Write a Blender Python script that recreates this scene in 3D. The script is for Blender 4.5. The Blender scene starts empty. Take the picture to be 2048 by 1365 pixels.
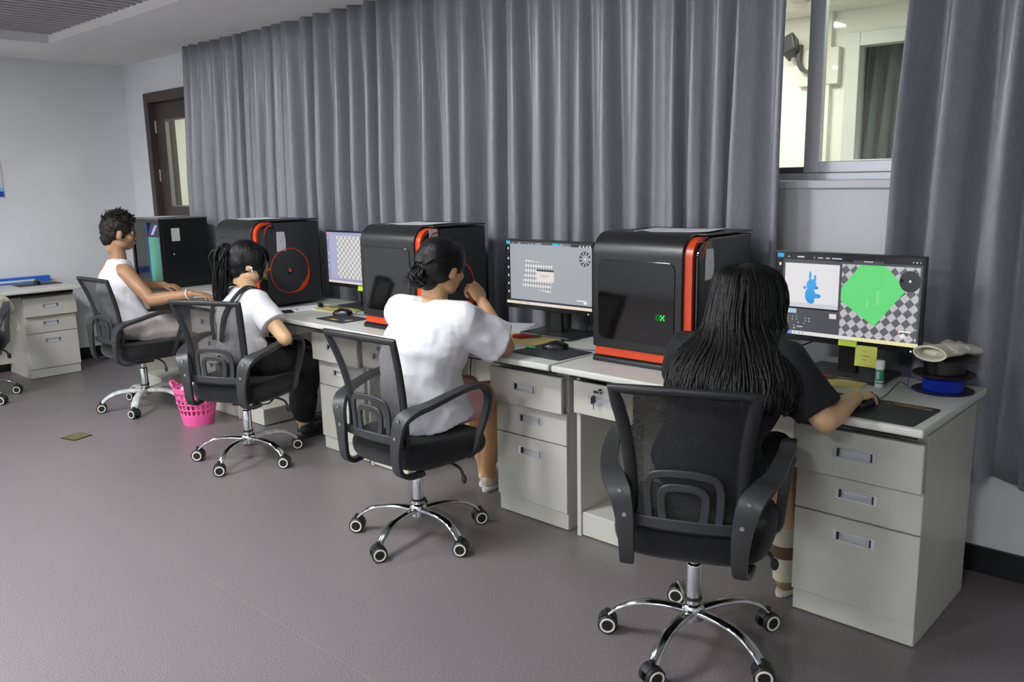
import bpy, bmesh, math, random
from math import sin, cos, pi, radians, sqrt, atan2
from mathutils import Vector, Matrix, Quaternion, noise

random.seed(7)
scene = bpy.context.scene
COL = scene.collection

# ------------------------------------------------------------------ camera
CAM = Vector((0.713, -2.4501, 1.4661))
YAW, PITCH, ROLL, FPX = 0.7512, -0.1893, -0.0192, 1694.2
_fwd = Vector((-sin(YAW) * cos(PITCH), cos(YAW) * cos(PITCH), sin(PITCH)))
_rt = Vector((cos(YAW), sin(YAW), 0))
_up = _rt.cross(_fwd)
RT = cos(ROLL) * _rt + sin(ROLL) * _up
UP = -sin(ROLL) * _rt + cos(ROLL) * _up
FWD = _fwd
cam_data = bpy.data.cameras.new('camera')
cam_data.sensor_fit = 'HORIZONTAL'
cam_data.sensor_width = 36.0
cam_data.lens = 36.0 * FPX / 2048.0
cam_data.clip_start = 0.05
cam = bpy.data.objects.new('camera', cam_data)
COL.objects.link(cam)
cam.matrix_world = Matrix(((RT.x, UP.x, -FWD.x, CAM.x), (RT.y, UP.y, -FWD.y, CAM.y),
                           (RT.z, UP.z, -FWD.z, CAM.z), (0, 0, 0, 1)))
scene.camera = cam


def PX(u, v, d):
    """point at pixel (u, v) of the 2048x1365 photograph, d metres along the view axis"""
    return CAM + d * (FWD + RT * ((u - 1024) / FPX) + UP * ((682.5 - v) / FPX))


# ------------------------------------------------------------------ world, exposure
world = bpy.data.worlds.new('world')
scene.world = world
world.use_nodes = True
world.node_tree.nodes['Background'].inputs[0].default_value = (0.55, 0.6, 0.7, 1)
world.node_tree.nodes['Background'].inputs[1].default_value = 0.02
scene.view_settings.view_transform = 'Standard'
scene.view_settings.look = 'None'
scene.view_settings.exposure = 0.22
scene.view_settings.gamma = 1.0
scene.view_settings.use_curve_mapping = False
LAMP_STRENGTH = 64.0        # the lit ceiling panels of the room
CORRIDOR_STRENGTH = 26.0   # the panels of the corridor behind the window
LAMPS = ((-2.15, -1.75), (-4.4, -2.0), (0.4, -4.2), (-1.4, -4.2), (-3.2, -4.2), (-5.0, -4.2))


# ------------------------------------------------------------------ materials
def lin(c):
    if isinstance(c, str):
        c = [int(c[i:i + 2], 16) / 255 for i in (0, 2, 4)]
    return tuple(x / 12.92 if x <= 0.04045 else ((x + 0.055) / 1.055) ** 2.4 for x in c)


MATS = {}


def mat(name, color, rough=0.5, metal=0.0, spec=0.5, var=0.0, vscale=8.0, bump=0.0, bscale=60.0,
        emit=0.0, sheen=0.0, coat=0.0, trans=0.0, stretch=None, alpha=1.0):
    if name in MATS:
        return MATS[name]
    m = bpy.data.materials.new(name)
    m.use_nodes = True
    nt = m.node_tree
    b = nt.nodes['Principled BSDF']
    rgb = lin(color)
    b.inputs['Base Color'].default_value = (*rgb, 1)
    b.inputs['Roughness'].default_value = rough
    b.inputs['Metallic'].default_value = metal
    b.inputs['Specular IOR Level'].default_value = spec
    b.inputs['Sheen Weight'].default_value = sheen
    b.inputs['Coat Weight'].default_value = coat
    b.inputs['Transmission Weight'].default_value = trans
    b.inputs['Alpha'].default_value = alpha
    if emit:
        b.inputs['Emission Color'].default_value = (*rgb, 1)
        b.inputs['Emission Strength'].default_value = emit
    if var or bump:
        tc = nt.nodes.new('ShaderNodeTexCoord')
        mp = nt.nodes.new('ShaderNodeMapping')
        nt.links.new(tc.outputs['Object'], mp.inputs[0])
        if stretch:
            mp.inputs['Scale'].default_value = stretch
    if var:
        n = nt.nodes.new('ShaderNodeTexNoise')
        n.inputs['Scale'].default_value = vscale
        n.inputs['Detail'].default_value = 4
        r = nt.nodes.new('ShaderNodeMapRange')
        r.inputs['From Min'].default_value = 0.3
        r.inputs['From Max'].default_value = 0.7
        r.inputs['To Min'].default_value = 1 - var
        r.inputs['To Max'].default_value = 1 + var
        h = nt.nodes.new('ShaderNodeMix')
        h.data_type = 'RGBA'
        h.blend_type = 'MULTIPLY'
        h.inputs[0].default_value = 1
        h.inputs[6].default_value = (*rgb, 1)
        nt.links.new(mp.outputs[0], n.inputs['Vector'])
        nt.links.new(n.outputs[0], r.inputs[0])
        nt.links.new(r.outputs[0], h.inputs[7])
        nt.links.new(h.outputs[2], b.inputs['Base Color'])
    if bump:
        n2 = nt.nodes.new('ShaderNodeTexNoise')
        n2.inputs['Scale'].default_value = bscale
        n2.inputs['Detail'].default_value = 3
        bp = nt.nodes.new('ShaderNodeBump')
        bp.inputs['Strength'].default_value = bump
        bp.inputs['Distance'].default_value = 0.01
        nt.links.new(mp.outputs[0], n2.inputs['Vector'])
        nt.links.new(n2.outputs[0], bp.inputs['Height'])
        nt.links.new(bp.outputs[0], b.inputs['Normal'])
    MATS[name] = m
    return m


def emission(name, color, strength):
    if name in MATS:
        return MATS[name]
    m = bpy.data.materials.new(name)
    m.use_nodes = True
    nt = m.node_tree
    nt.nodes.remove(nt.nodes['Principled BSDF'])
    e = nt.nodes.new('ShaderNodeEmission')
    e.inputs[0].default_value = (*lin(color), 1)
    e.inputs[1].default_value = strength
    nt.links.new(e.outputs[0], nt.nodes['Material Output'].inputs[0])
    MATS[name] = m
    return m


def mat_floor():
    m = mat('vinyl_floor', '8f858a', rough=0.36, spec=0.45)
    nt = m.node_tree
    b = nt.nodes['Principled BSDF']
    tc = nt.nodes.new('ShaderNodeTexCoord')
    n = nt.nodes.new('ShaderNodeTexNoise')
    n.inputs['Scale'].default_value = 260
    n.inputs['Detail'].default_value = 3
    cr = nt.nodes.new('ShaderNodeValToRGB')
    cr.color_ramp.elements[0].position = 0.34
    cr.color_ramp.elements[0].color = (*lin('534c4f'), 1)
    cr.color_ramp.elements[1].position = 0.66
    cr.color_ramp.elements[1].color = (*lin('8a8283'), 1)
    e = cr.color_ramp.elements.new(0.5)
    e.color = (*lin('6d6668'), 1)
    n2 = nt.nodes.new('ShaderNodeTexNoise')
    n2.inputs['Scale'].default_value = 1.3
    r = nt.nodes.new('ShaderNodeMapRange')
    r.inputs['To Min'].default_value = 0.28
    r.inputs['To Max'].default_value = 0.44
    nt.links.new(tc.outputs['Object'], n.inputs['Vector'])
    nt.links.new(tc.outputs['Object'], n2.inputs['Vector'])
    nt.links.new(n.outputs[0], cr.inputs[0])
    nt.links.new(cr.outputs[0], b.inputs['Base Color'])
    nt.links.new(n2.outputs[0], r.inputs[0])
    nt.links.new(r.outputs[0], b.inputs['Roughness'])
    return m


def mat_net(name, color, pitch=0.0045, hole=0.30):
    """woven net: round holes let what is behind show through"""
    m = bpy.data.materials.new(name)
    m.use_nodes = True
    nt = m.node_tree
    b = nt.nodes['Principled BSDF']
    b.inputs['Base Color'].default_value = (*lin(color), 1)
    b.inputs['Roughness'].default_value = 0.7
    uv = nt.nodes.new('ShaderNodeUVMap')
    mp = nt.nodes.new('ShaderNodeMapping')
    mp.inputs['Rotation'].default_value = (0, 0, pi / 4)
    mp.inputs['Scale'].default_value = (1 / pitch, 1 / pitch, 1)
    fr = nt.nodes.new('ShaderNodeVectorMath')
    fr.operation = 'FRACTION'
    sb = nt.nodes.new('ShaderNodeVectorMath')
    sb.operation = 'SUBTRACT'
    sb.inputs[1].default_value = (0.5, 0.5, 0)
    ml = nt.nodes.new('ShaderNodeVectorMath')
    ml.operation = 'MULTIPLY'
    ml.inputs[1].default_value = (1, 1, 0)
    ln = nt.nodes.new('ShaderNodeVectorMath')
    ln.operation = 'LENGTH'
    gt = nt.nodes.new('ShaderNodeMath')
    gt.operation = 'GREATER_THAN'
    gt.inputs[1].default_value = hole
    nt.links.new(uv.outputs[0], mp.inputs[0])
    nt.links.new(mp.outputs[0], fr.inputs[0])
    nt.links.new(fr.outputs[0], sb.inputs[0])
    nt.links.new(sb.outputs[0], ml.inputs[0])
    nt.links.new(ml.outputs[0], ln.inputs[0])
    nt.links.new(ln.outputs['Value'], gt.inputs[0])
    nt.links.new(gt.outputs[0], b.inputs['Alpha'])
    MATS[name] = m
    return m


def mat_glass(name, tint='f4f8f6', weight=0.86):
    """thin window pane: see-through with a clear gloss"""
    m = bpy.data.materials.new(name)
    m.use_nodes = True
    nt = m.node_tree
    nt.nodes.remove(nt.nodes['Principled BSDF'])
    t = nt.nodes.new('ShaderNodeBsdfTransparent')
    t.inputs[0].default_value = (*lin(tint), 1)
    g = nt.nodes.new('ShaderNodeBsdfGlossy')
    g.inputs['Roughness'].default_value = 0.03
    lw = nt.nodes.new('ShaderNodeLayerWeight')
    pw = nt.nodes.new('ShaderNodeMath')
    pw.operation = 'POWER'
    pw.inputs[1].default_value = 4.0
    f = nt.nodes.new('ShaderNodeMath')
    f.operation = 'MULTIPLY_ADD'
    f.inputs[1].default_value = 0.5
    f.inputs[2].default_value = 0.03
    nt.links.new(lw.outputs['Facing'], pw.inputs[0])
    nt.links.new(pw.outputs[0], f.inputs[0])
    mx = nt.nodes.new('ShaderNodeMixShader')
    nt.links.new(f.outputs[0], mx.inputs[0])
    nt.links.new(t.outputs[0], mx.inputs[1])
    nt.links.new(g.outputs[0], mx.inputs[2])
    nt.links.new(mx.outputs[0], nt.nodes['Material Output'].inputs[0])
    MATS[name] = m
    return m


# ------------------------------------------------------------------ mesh helpers
class MB:
    def __init__(self):
        self.v, self.f, self.mi, self.cur = [], [], [], 0

    def add(self, vs, fs):
        o = len(self.v)
        self.v += [tuple(p) for p in vs]
        self.f += [tuple(i + o for i in f) for f in fs]
        self.mi += [self.cur] * len(fs)
        return self

    def box(self, x0, x1, y0, y1, z0, z1):
        return self.add([(x0, y0, z0), (x1, y0, z0), (x1, y1, z0), (x0, y1, z0), (x0, y0, z1), (x1, y0, z1), (x1, y1, z1), (x0, y1, z1)],
                        [(3, 2, 1, 0), (4, 5, 6, 7), (0, 1, 5, 4), (1, 2, 6, 5), (2, 3, 7, 6), (3, 0, 4, 7)])

    def obox(self, c, ax, ay, az):
        """oriented box: centre and three half-axis vectors"""
        c, ax, ay, az = Vector(c), Vector(ax), Vector(ay), Vector(az)
        vs = [c + i * ax + j * ay + k * az for k in (-1, 1) for i, j in ((-1, -1), (1, -1), (1, 1), (-1, 1))]
        return self.add(vs, [(3, 2, 1, 0), (4, 5, 6, 7), (0, 1, 5, 4), (1, 2, 6, 5), (2, 3, 7, 6), (3, 0, 4, 7)])

    def loft(self, rings, cap=True, closed=True, loop=False):
        n = len(rings[0])
        vs = [p for r in rings for p in r]
        fs = []
        R = len(rings)
        for i in range(R if loop else R - 1):
            a, b = i * n, ((i + 1) % R) * n
            for j in range(n if closed else n - 1):
                k = (j + 1) % n
                fs.append((a + j, a + k, b + k, b + j))
        if cap and not loop and closed:
            fs.append(tuple(reversed(range(n))))
            fs.append(tuple(range((R - 1) * n, R * n)))
        return self.add(vs, fs)

    def sweep(self, path, prof, cap=True, up=None, loop=False):
        """prof(i, t) -> list of (a, b) offsets along normal and binormal"""
        path = [Vector(p) for p in path]
        N = len(path)
        rings = []
        nrm = None
        for i, p in enumerate(path):
            if loop:
                tg = path[(i + 1) % N] - path[i - 1]
            else:
                tg = path[min(i + 1, N - 1)] - path[max(i - 1, 0)]
            tg = tg.normalized() if tg.length > 1e-9 else Vector((0, 0, 1))
            if up is not None:
                u = Vector(up)
                nrm = (u - tg * u.dot(tg)).normalized()
            elif nrm is None:
                a = Vector((0, 0, 1)) if abs(tg.z) < 0.9 else Vector((1, 0, 0))
                nrm = (a - tg * a.dot(tg)).normalized()
            else:
                nrm = (nrm - tg * nrm.dot(tg)).normalized()
            bn = tg.cross(nrm)
            rings.append([p + nrm * a + bn * b for a, b in prof(i, i / max(1, N - 1))])
        return self.loft(rings, cap=cap, loop=loop)

    def tube(self, path, r, n=10, cap=True, loop=False):
        if not hasattr(r, '__len__'):
            r = [r] * len(path)
        circ = [(cos(2 * pi * k / n), sin(2 * pi * k / n)) for k in range(n)]
        return self.sweep(path, lambda i, t: [(r[i] * a, r[i] * b) for a, b in circ], cap=cap, loop=loop)

    def lathe(self, prof, n=24, c=(0, 0, 0), axis='z', cap=True):
        cx, cy, cz = c
        rings = []
        for r, h in prof:
            ring = []
            for k in range(n):
                a = 2 * pi * k / n
                x, y, z = r * cos(a), r * sin(a), h
                if axis == 'x':
                    x, y, z = h, r * cos(a), r * sin(a)
                elif axis == 'y':
                    x, y, z = r * sin(a), h, r * cos(a)
                ring.append((cx + x, cy + y, cz + z))
            rings.append(ring)
        return self.loft(rings, cap=cap)

    def prism(self, outline, axis, a, b):
        """outline of 2-D points extruded along axis from a to b"""
        def P(p, h):
            return {'x': (h, p[0], p[1]), 'y': (p[0], h, p[1]), 'z': (p[0], p[1], h)}[axis]
        n = len(outline)
        area = sum(outline[i][0] * outline[(i + 1) % n][1] - outline[(i + 1) % n][0] * outline[i][1] for i in range(n))
        if (area < 0) != (axis == 'y'):
            outline = outline[::-1]
        return self.loft([[P(p, a) for p in outline], [P(p, b) for p in outline]])

    def ell(self, c, r, n=16, m=10, rot=None):
        """ellipsoid"""
        c = Vector(c)
        vs, fs = [], []
        if not hasattr(r, '__len__'):
            r = (r, r, r)
        for i in range(1, m):
            t = pi * i / m
            for k in range(n):
                a = 2 * pi * k / n
                p = Vector((r[0] * sin(t) * cos(a), r[1] * sin(t) * sin(a), r[2] * cos(t)))
                vs.append(c + (rot @ p if rot else p))
        top, bot = Vector((0, 0, r[2])), Vector((0, 0, -r[2]))
        vs += [c + (rot @ top if rot else top), c + (rot @ bot if rot else bot)]
        T, B = len(vs) - 2, len(vs) - 1
        for k in range(n):
            k2 = (k + 1) % n
            fs.append((T, k, k2))
            fs.append((B, (m - 2) * n + k2, (m - 2) * n + k))
            for i in range(m - 2):
                fs.append((i * n + k, (i + 1) * n + k, (i + 1) * n + k2, i * n + k2))
        return self.add(vs, fs)

    def xform(self, M, start=0):
        for i in range(start, len(self.v)):
            self.v[i] = tuple(M @ Vector(self.v[i]))
        return self

    def mesh(self, name, mats, smooth=None):
        me = bpy.data.meshes.new(name)
        me.from_pydata(self.v, [], self.f)
        for m in (mats if isinstance(mats, (list, tuple)) else [mats]):
            me.materials.append(m)
        if any(self.mi):
            me.polygons.foreach_set('material_index', self.mi)
        bm = bmesh.new()
        bm.from_mesh(me)
        bmesh.ops.recalc_face_normals(bm, faces=bm.faces)
        bm.to_mesh(me)
        bm.free()
        if smooth:
            me.polygons.foreach_set('use_smooth', [True] * len(me.polygons))
            if smooth < 179:
                me.set_sharp_from_angle(angle=radians(smooth))
        me.update()
        return me

    def build(self, name, mats, parent=None, smooth=None, bevel=0, segs=2, loc=None, rot=None):
        o = bpy.data.objects.new(name, self.mesh(name, mats, smooth))
        COL.objects.link(o)
        if parent:
            o.parent = parent
        if loc:
            o.location = loc
        if rot:
            o.rotation_euler = rot
        if bevel:
            b = o.modifiers.new('bevel', 'BEVEL')
            b.width = bevel
            b.segments = segs
            b.limit_method = 'ANGLE'
            b.angle_limit = radians(40)
        return o


def thing(name, label, cat, loc=(0, 0, 0), rz=0, group=None):
    o = bpy.data.objects.new(name, None)
    o.empty_display_size = 0.1
    COL.objects.link(o)
    o.location = loc
    o.rotation_euler = (0, 0, rz)
    return tag(o, label, cat, group)


def tag(o, label, cat, group=None):
    o['label'] = label
    o['category'] = cat
    if group:
        o['group'] = group
    return o


def struct(o):
    o['kind'] = 'structure'
    return o


def rrect(x0, x1, y0, y1, r, n=5):
    """rounded rectangle outline, counter-clockwise"""
    out = []
    for cx, cy, a0 in ((x1 - r, y0 + r, -pi / 2), (x1 - r, y1 - r, 0), (x0 + r, y1 - r, pi / 2), (x0 + r, y0 + r, pi)):
        for k in range(n + 1):
            a = a0 + pi / 2 * k / n
            out.append((cx + r * cos(a), cy + r * sin(a)))
    return out


def spline(pts, n=6, loop=False):
    """Catmull-Rom through points, n steps per span"""
    P = [Vector(p) for p in pts]
    N = len(P)
    out = []
    for i in range(N if loop else N - 1):
        if loop:
            p0, p1, p2, p3 = P[i - 1], P[i], P[(i + 1) % N], P[(i + 2) % N]
        else:
            p0, p1, p2, p3 = P[max(i - 1, 0)], P[i], P[i + 1], P[min(i + 2, N - 1)]
        for k in range(n):
            t = k / n
            out.append(0.5 * ((2 * p1) + (p2 - p0) * t + (2 * p0 - 5 * p1 + 4 * p2 - p3) * t * t + (3 * p1 - p0 - 3 * p2 + p3) * t ** 3))
    if not loop:
        out.append(P[-1])
    return out


def lerp_list(vals, n):
    """resample a list of numbers to n samples"""
    out = []
    for i in range(n):
        t = i / (n - 1) * (len(vals) - 1)
        k = min(int(t), len(vals) - 2)
        out.append(vals[k] + (vals[k + 1] - vals[k]) * (t - k))
    return out


# ------------------------------------------------------------------ room
XL, XR, YB, YF, ZC = -6.92, 2.6, 0.864, -6.0, 2.48
M_wall = mat('white_plaster', 'dfe1e4', rough=0.85, var=0.03, vscale=3, bump=0.05, bscale=90)
M_wall2 = mat('corridor_plaster', 'f0efe6', rough=0.85)
M_ceil = mat('ceiling_paint', 'e8e8e6', rough=0.9)
M_black = mat('black_baseboard', '17181a', rough=0.4)
M_floor = mat_floor()
M_alu = mat('window_aluminium', 'b9bcc2', rough=0.35, metal=0.6)
M_pane = mat_glass('clear_glass')
M_brown = mat('dark_brown_door', '4a3d3a', rough=0.45, var=0.12, vscale=6, stretch=(6, 6, 0.6))
M_steel = mat('brushed_steel', 'b8b8ba', rough=0.3, metal=1.0)

floor = struct(MB().box(XL - .2, XR + .2, YF - .2, YB, -0.12, 0).build('floor', M_floor))
# weld seams of the vinyl sheets
M_seam = mat('vinyl_seam', '7c746f', rough=0.5)
seam = MB().box(-6.9, 2.5, -1.0695, -1.066, -0.004, 0.0004).build('weld_seam', M_seam, floor)

struct(MB().box(XL - .2, XL, YF - .2, YB + .2, 0, 2.75).build('wall_left', M_wall))
struct(MB().box(XR, XR + .2, YF - .2, YB + .2, 0, 2.75).build('wall_right', M_wall))
struct(MB().box(XL, XR, YF - .2, YF, 0, 2.75).build('wall_front', M_wall))
# back wall with a door opening and a window opening
DX0, DX1, DZ = -6.52, -5.5, 2.22
WX0, WX1, WZ0, WZ1 = -2.3, 0.9, 1.436, 2.40
wb = MB()
for b in ((XL, DX0, 0, 2.75), (DX0, DX1, DZ, 2.75), (DX1, WX0, 0, 2.75), (WX0, WX1, 0, WZ0), (WX0, WX1, WZ1, 2.75), (WX1, XR, 0, 2.75)):
    wb.box(b[0], b[1], YB, YB + .2, b[2], b[3])
wall_back = struct(wb.build('wall_back', M_wall))
struct(MB().box(DX1, XR, YB - .014, YB + .001, 0, 0.1).build('baseboard_back', M_black))
struct(MB().box(XL - .001, XL + .014, YF, YB, 0, 0.1).build('baseboard_left', M_black))

# ceiling: plain border, recess with slats
RX0, RX1, RY0, RY1, ZS = -6.03, 1.9, -5.2, -0.03, 2.535
cb = MB()
for b in ((XL, RX0, YF, YB), (RX1, XR, YF, YB), (RX0, RX1, RY1, YB), (RX0, RX1, YF, RY0)):
    cb.box(b[0], b[1], b[2], b[3], ZC, ZC + .27)
cb.box(RX0, RX1, RY0, RY1, 2.70, 2.75)
ceiling = struct(cb.build('ceiling', M_ceil))
M_slat = mat('grey_metal_slat', 'a9a9ac', rough=0.5, metal=0.2)
slat_me = MB().box(-.022, .022, RY0, RY1, ZS, ZS + .02).mesh('slat', M_slat)
x = RX0 + .07
while x < RX1 - .05:
    s = bpy.data.objects.new('slat', slat_me)
    COL.objects.link(s)
    s.location = (x, 0, 0)
    s.parent = ceiling
    x += .085
# lit panels set into the slatted field
M_lamp = emission('lit_diffuser', 'fbfdff', LAMP_STRENGTH)
M_white = mat('white_enamel', 'e6e6e4', rough=0.4)


def panel_light(x, y, z, w, d, label, group, em):
    t = thing('panel_light', label, 'ceiling light', (x, y, z), 0, group)
    f = MB()
    for b in ((-w / 2, w / 2, -d / 2, -d / 2 + .02), (-w / 2, w / 2, d / 2 - .02, d / 2), (-w / 2, -w / 2 + .02, -d / 2 + .02, d / 2 - .02), (w / 2 - .02, w / 2, -d / 2 + .02, d / 2 - .02)):
        f.box(b[0], b[1], b[2], b[3], 0, .03)
    f.build('frame', M_white, t)
    MB().box(-w / 2 + .02, w / 2 - .02, -d / 2 + .02, d / 2 - .02, .006, .016).build('diffuser', em, t)
    return t


for lx, ly in LAMPS:
    panel_light(lx, ly, ZS - .03, .6, .6, 'square lit panel in the slatted ceiling of the room', 'panel lights in the slatted ceiling', M_lamp)

# ------------------------------------------------------------------ door
d1 = struct(bpy.data.objects.new('door_1', None))
COL.objects.link(d1)
d1.location = (DX0, YB, 0)
DW = DX1 - DX0
f = MB()
f.box(0, .07, -.03, .2, 0, DZ)
f.box(DW - .07, DW, -.03, .2, 0, DZ)
f.box(.07, DW - .07, -.03, .2, DZ - .08, DZ)
f.build('door_frame', M_brown, d1, bevel=.006)
l = MB()
g0, g1, gz0, gz1 = .25, .72, 1.29, 2.0
l.box(.08, g0, .03, .075, .01, DZ - .085)
l.box(g1, DW - .08, .03, .075, .01, DZ - .085)
l.box(g0, g1, .03, .075, .01, gz0)
l.box(g0, g1, .03, .075, gz1, DZ - .085)
leaf = l.build('door_leaf', M_brown, d1)
b = MB()
for q in ((g0, g0 + .012, gz0, gz1), (g1 - .012, g1, gz0, gz1), (g0 + .012, g1 - .012, gz0, gz0 + .012), (g0 + .012, g1 - .012, gz1 - .012, gz1)):
    b.box(q[0], q[1], .02, .05, q[2], q[3])
b.build('glazing_bead', mat('grey_bead', '8a8682', rough=.4, metal=.5), leaf)
MB().box(g0, g1, .046, .052, gz0, gz1).build('pane', M_pane, leaf)
for hz in (1.55, 1.95, 0.3):
    MB().lathe([(.008, hz - .05), (.008, hz + .05)], 8, (.078, .024, 0)).build('hinge', M_steel, leaf)

# ------------------------------------------------------------------ window
w1 = struct(bpy.data.objects.new('window_1', None))
COL.objects.link(w1)
w1.location = (0, YB, 0)
f = MB()
f.box(WX0, WX1, .06, .16, WZ0, WZ0 + .03)
f.box(WX0, WX1, .06, .16, WZ1 - .05, WZ1)
f.box(WX0, WX0 + .05, .06, .16, WZ0 + .03, WZ1 - .05)
f.box(WX1 - .05, WX1, .06, .16, WZ0 + .03, WZ1 - .05)
f.build('window_frame', M_alu, w1, bevel=.003)
MB().box(WX0 - .02, WX1 + .02, -.02, .06, WZ0 - .03, WZ0 + .002).build('window_sill', mat('sill_white', 'd9dade', rough=.5), w1, bevel=.004)


def sash(x0, x1, y, name='sash'):
    s = MB()
    s.box(x0, x0 + .062, y, y + .035, WZ0 + .03, WZ1 - .05)
    s.box(x1 - .05, x1, y, y + .035, WZ0 + .03, WZ1 - .05)
    s.box(x0 + .062, x1 - .05, y, y + .035, WZ0 + .03, WZ0 + .075)
    s.box(x0 + .062, x1 - .05, y, y + .035, WZ1 - .09, WZ1 - .05)
    so = s.build(name, M_alu, w1, bevel=.003)
    MB().box(x0 + .058, x1 - .046, y + .014, y + .02, WZ0 + .07, WZ1 - .085).build('pane', M_pane, so)
    return so


sash(-0.81, 0.04, .075)
sash(0.0, 0.85, .115)
sash(-2.25, -1.30, .075)
MB().box(-1.30, -0.81, .085, .14, WZ0 + .03, WZ0 + .055).build('track', mat('track_dark', '5c5e60', rough=.5, metal=.5), w1)

# corridor behind the wall
CY0, CY1 = YB + .2, 3.4
struct(MB().box(XL - .5, 3.0, CY0 + .001, CY1 + .3, -0.12, 0).build('floor_corridor', mat('corridor_floor', 'a8a59c', rough=.4)))
cw = MB()
FX0, FX1, FZ0, FZ1 = -1.62, -0.2, 1.50, 2.33
for q in ((XL - .5, FX0, 0, 2.9), (FX0, FX1, 0, FZ0), (FX0, FX1, FZ1, 2.9), (FX1, 3.0, 0, 2.9)):
    cw.box(q[0], q[1], CY1, CY1 + .2, q[2], q[3])
struct(cw.build('wall_corridor', M_wall2))
struct(MB().box(XL - .5, 3.0, CY1 - .25, CY1, 2.52, 2.9).build('trim_1', M_wall2))
struct(MB().box(XL - .5, 3.0, CY0, CY1, 2.9, 2.95).build('ceiling_corridor', M_ceil))
struct(MB().box(XL - .7, XL - .5, CY0, CY1, 0, 2.9).build('wall_corridor_left', M_wall2))
struct(MB().box(3.0, 3.2, CY0, CY1, 0, 2.9).build('wall_corridor_right', M_wall2))
cs = MB().box(-.05, .05, CY0, CY1 - .25, 2.56, 2.6).mesh('slat', mat('corridor_slat', 'd8d8d0', rough=.5))
cc = bpy.data.objects['ceiling_corridor']
x = -6.5
while x < 2.9:
    s = bpy.data.objects.new('slat', cs)
    COL.objects.link(s)
    s.location = (x, 0, 0)
    s.parent = cc
    x += .16
w2 = struct(bpy.data.objects.new('window_2', None))
COL.objects.link(w2)
w2.location = (0, CY1, 0)
f = MB()
for q in ((FX0 - .03, FX0 + .06, FZ0 - .03, FZ1 + .04), (FX1 - .06, FX1 + .03, FZ0 - .03, FZ1 + .04), (FX0 + .06, FX1 - .06, FZ0 - .03, FZ0 + .05), (FX0 + .06, FX1 - .06, FZ1 - .05, FZ1 + .04)):
    f.box(q[0], q[1], -.02, .1, q[2], q[3])
f.build('window_frame', mat('white_upvc', 'd5d8d2', rough=.4), w2, bevel=.004)
MB().box(FX0 + .05, FX1 - .05, .06, .066, FZ0 + .04, FZ1 - .04).build('pane', M_pane, w2)
# dark room behind that far window
struct(MB().box(-2.4, 0.4, CY1 + .9, CY1 + 1.0, 1, 2.9).build('wall_far_room', mat('far_room', '3a3d3c', rough=.9)))
M_clamp = emission('corridor_diffuser', 'fffdf2', CORRIDOR_STRENGTH)
for lx in (-1.95, -4.2, -6.0, 0.4):
    panel_light(lx, 2.35, 2.515, .6, .6, 'square lit panel in the corridor ceiling beyond the window', 'panel lights in the corridor', M_clamp)
# slim pillar and conduit on the corridor wall
struct(MB().box(-1.80, -1.74, CY1 - .05, CY1 + .01, 0, 2.52).build('trim_2', M_wall2))


# ------------------------------------------------------------------ curtains
def mat_curtain():
    m = mat('grey_satin_curtain', '8c8e96', rough=0.33, spec=0.7, sheen=0.2)
    nt = m.node_tree
    b = nt.nodes['Principled BSDF']
    b.inputs['Anisotropic'].default_value = 0.0
    tc = nt.nodes.new('ShaderNodeTexCoord')
    mp = nt.nodes.new('ShaderNodeMapping')
    mp.inputs['Scale'].default_value = (120, 120, 30)
    n = nt.nodes.new('ShaderNodeTexNoise')
    n.inputs['Scale'].default_value = 1.0
    n.inputs['Detail'].default_value = 3
    cr = nt.nodes.new('ShaderNodeValToRGB')
    cr.color_ramp.elements[0].position = .3
    cr.color_ramp.elements[0].color = (*lin('82848d'), 1)
    cr.color_ramp.elements[1].position = .7
    cr.color_ramp.elements[1].color = (*lin('8f919a'), 1)
    bp = nt.nodes.new('ShaderNodeBump')
    bp.inputs['Strength'].default_value = .05
    bp.inputs['Distance'].default_value = .003
    nt.links.new(tc.outputs['Object'], mp.inputs[0])
    nt.links.new(mp.outputs[0], n.inputs['Vector'])
    nt.links.new(n.outputs[0], cr.inputs[0])
    nt.links.new(cr.outputs[0], b.inputs['Base Color'])
    nt.links.new(n.outputs[0], bp.inputs['Height'])
    nt.links.new(bp.outputs[0], b.inputs['Normal'])
    return m


M_curtain = mat_curtain()


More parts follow.
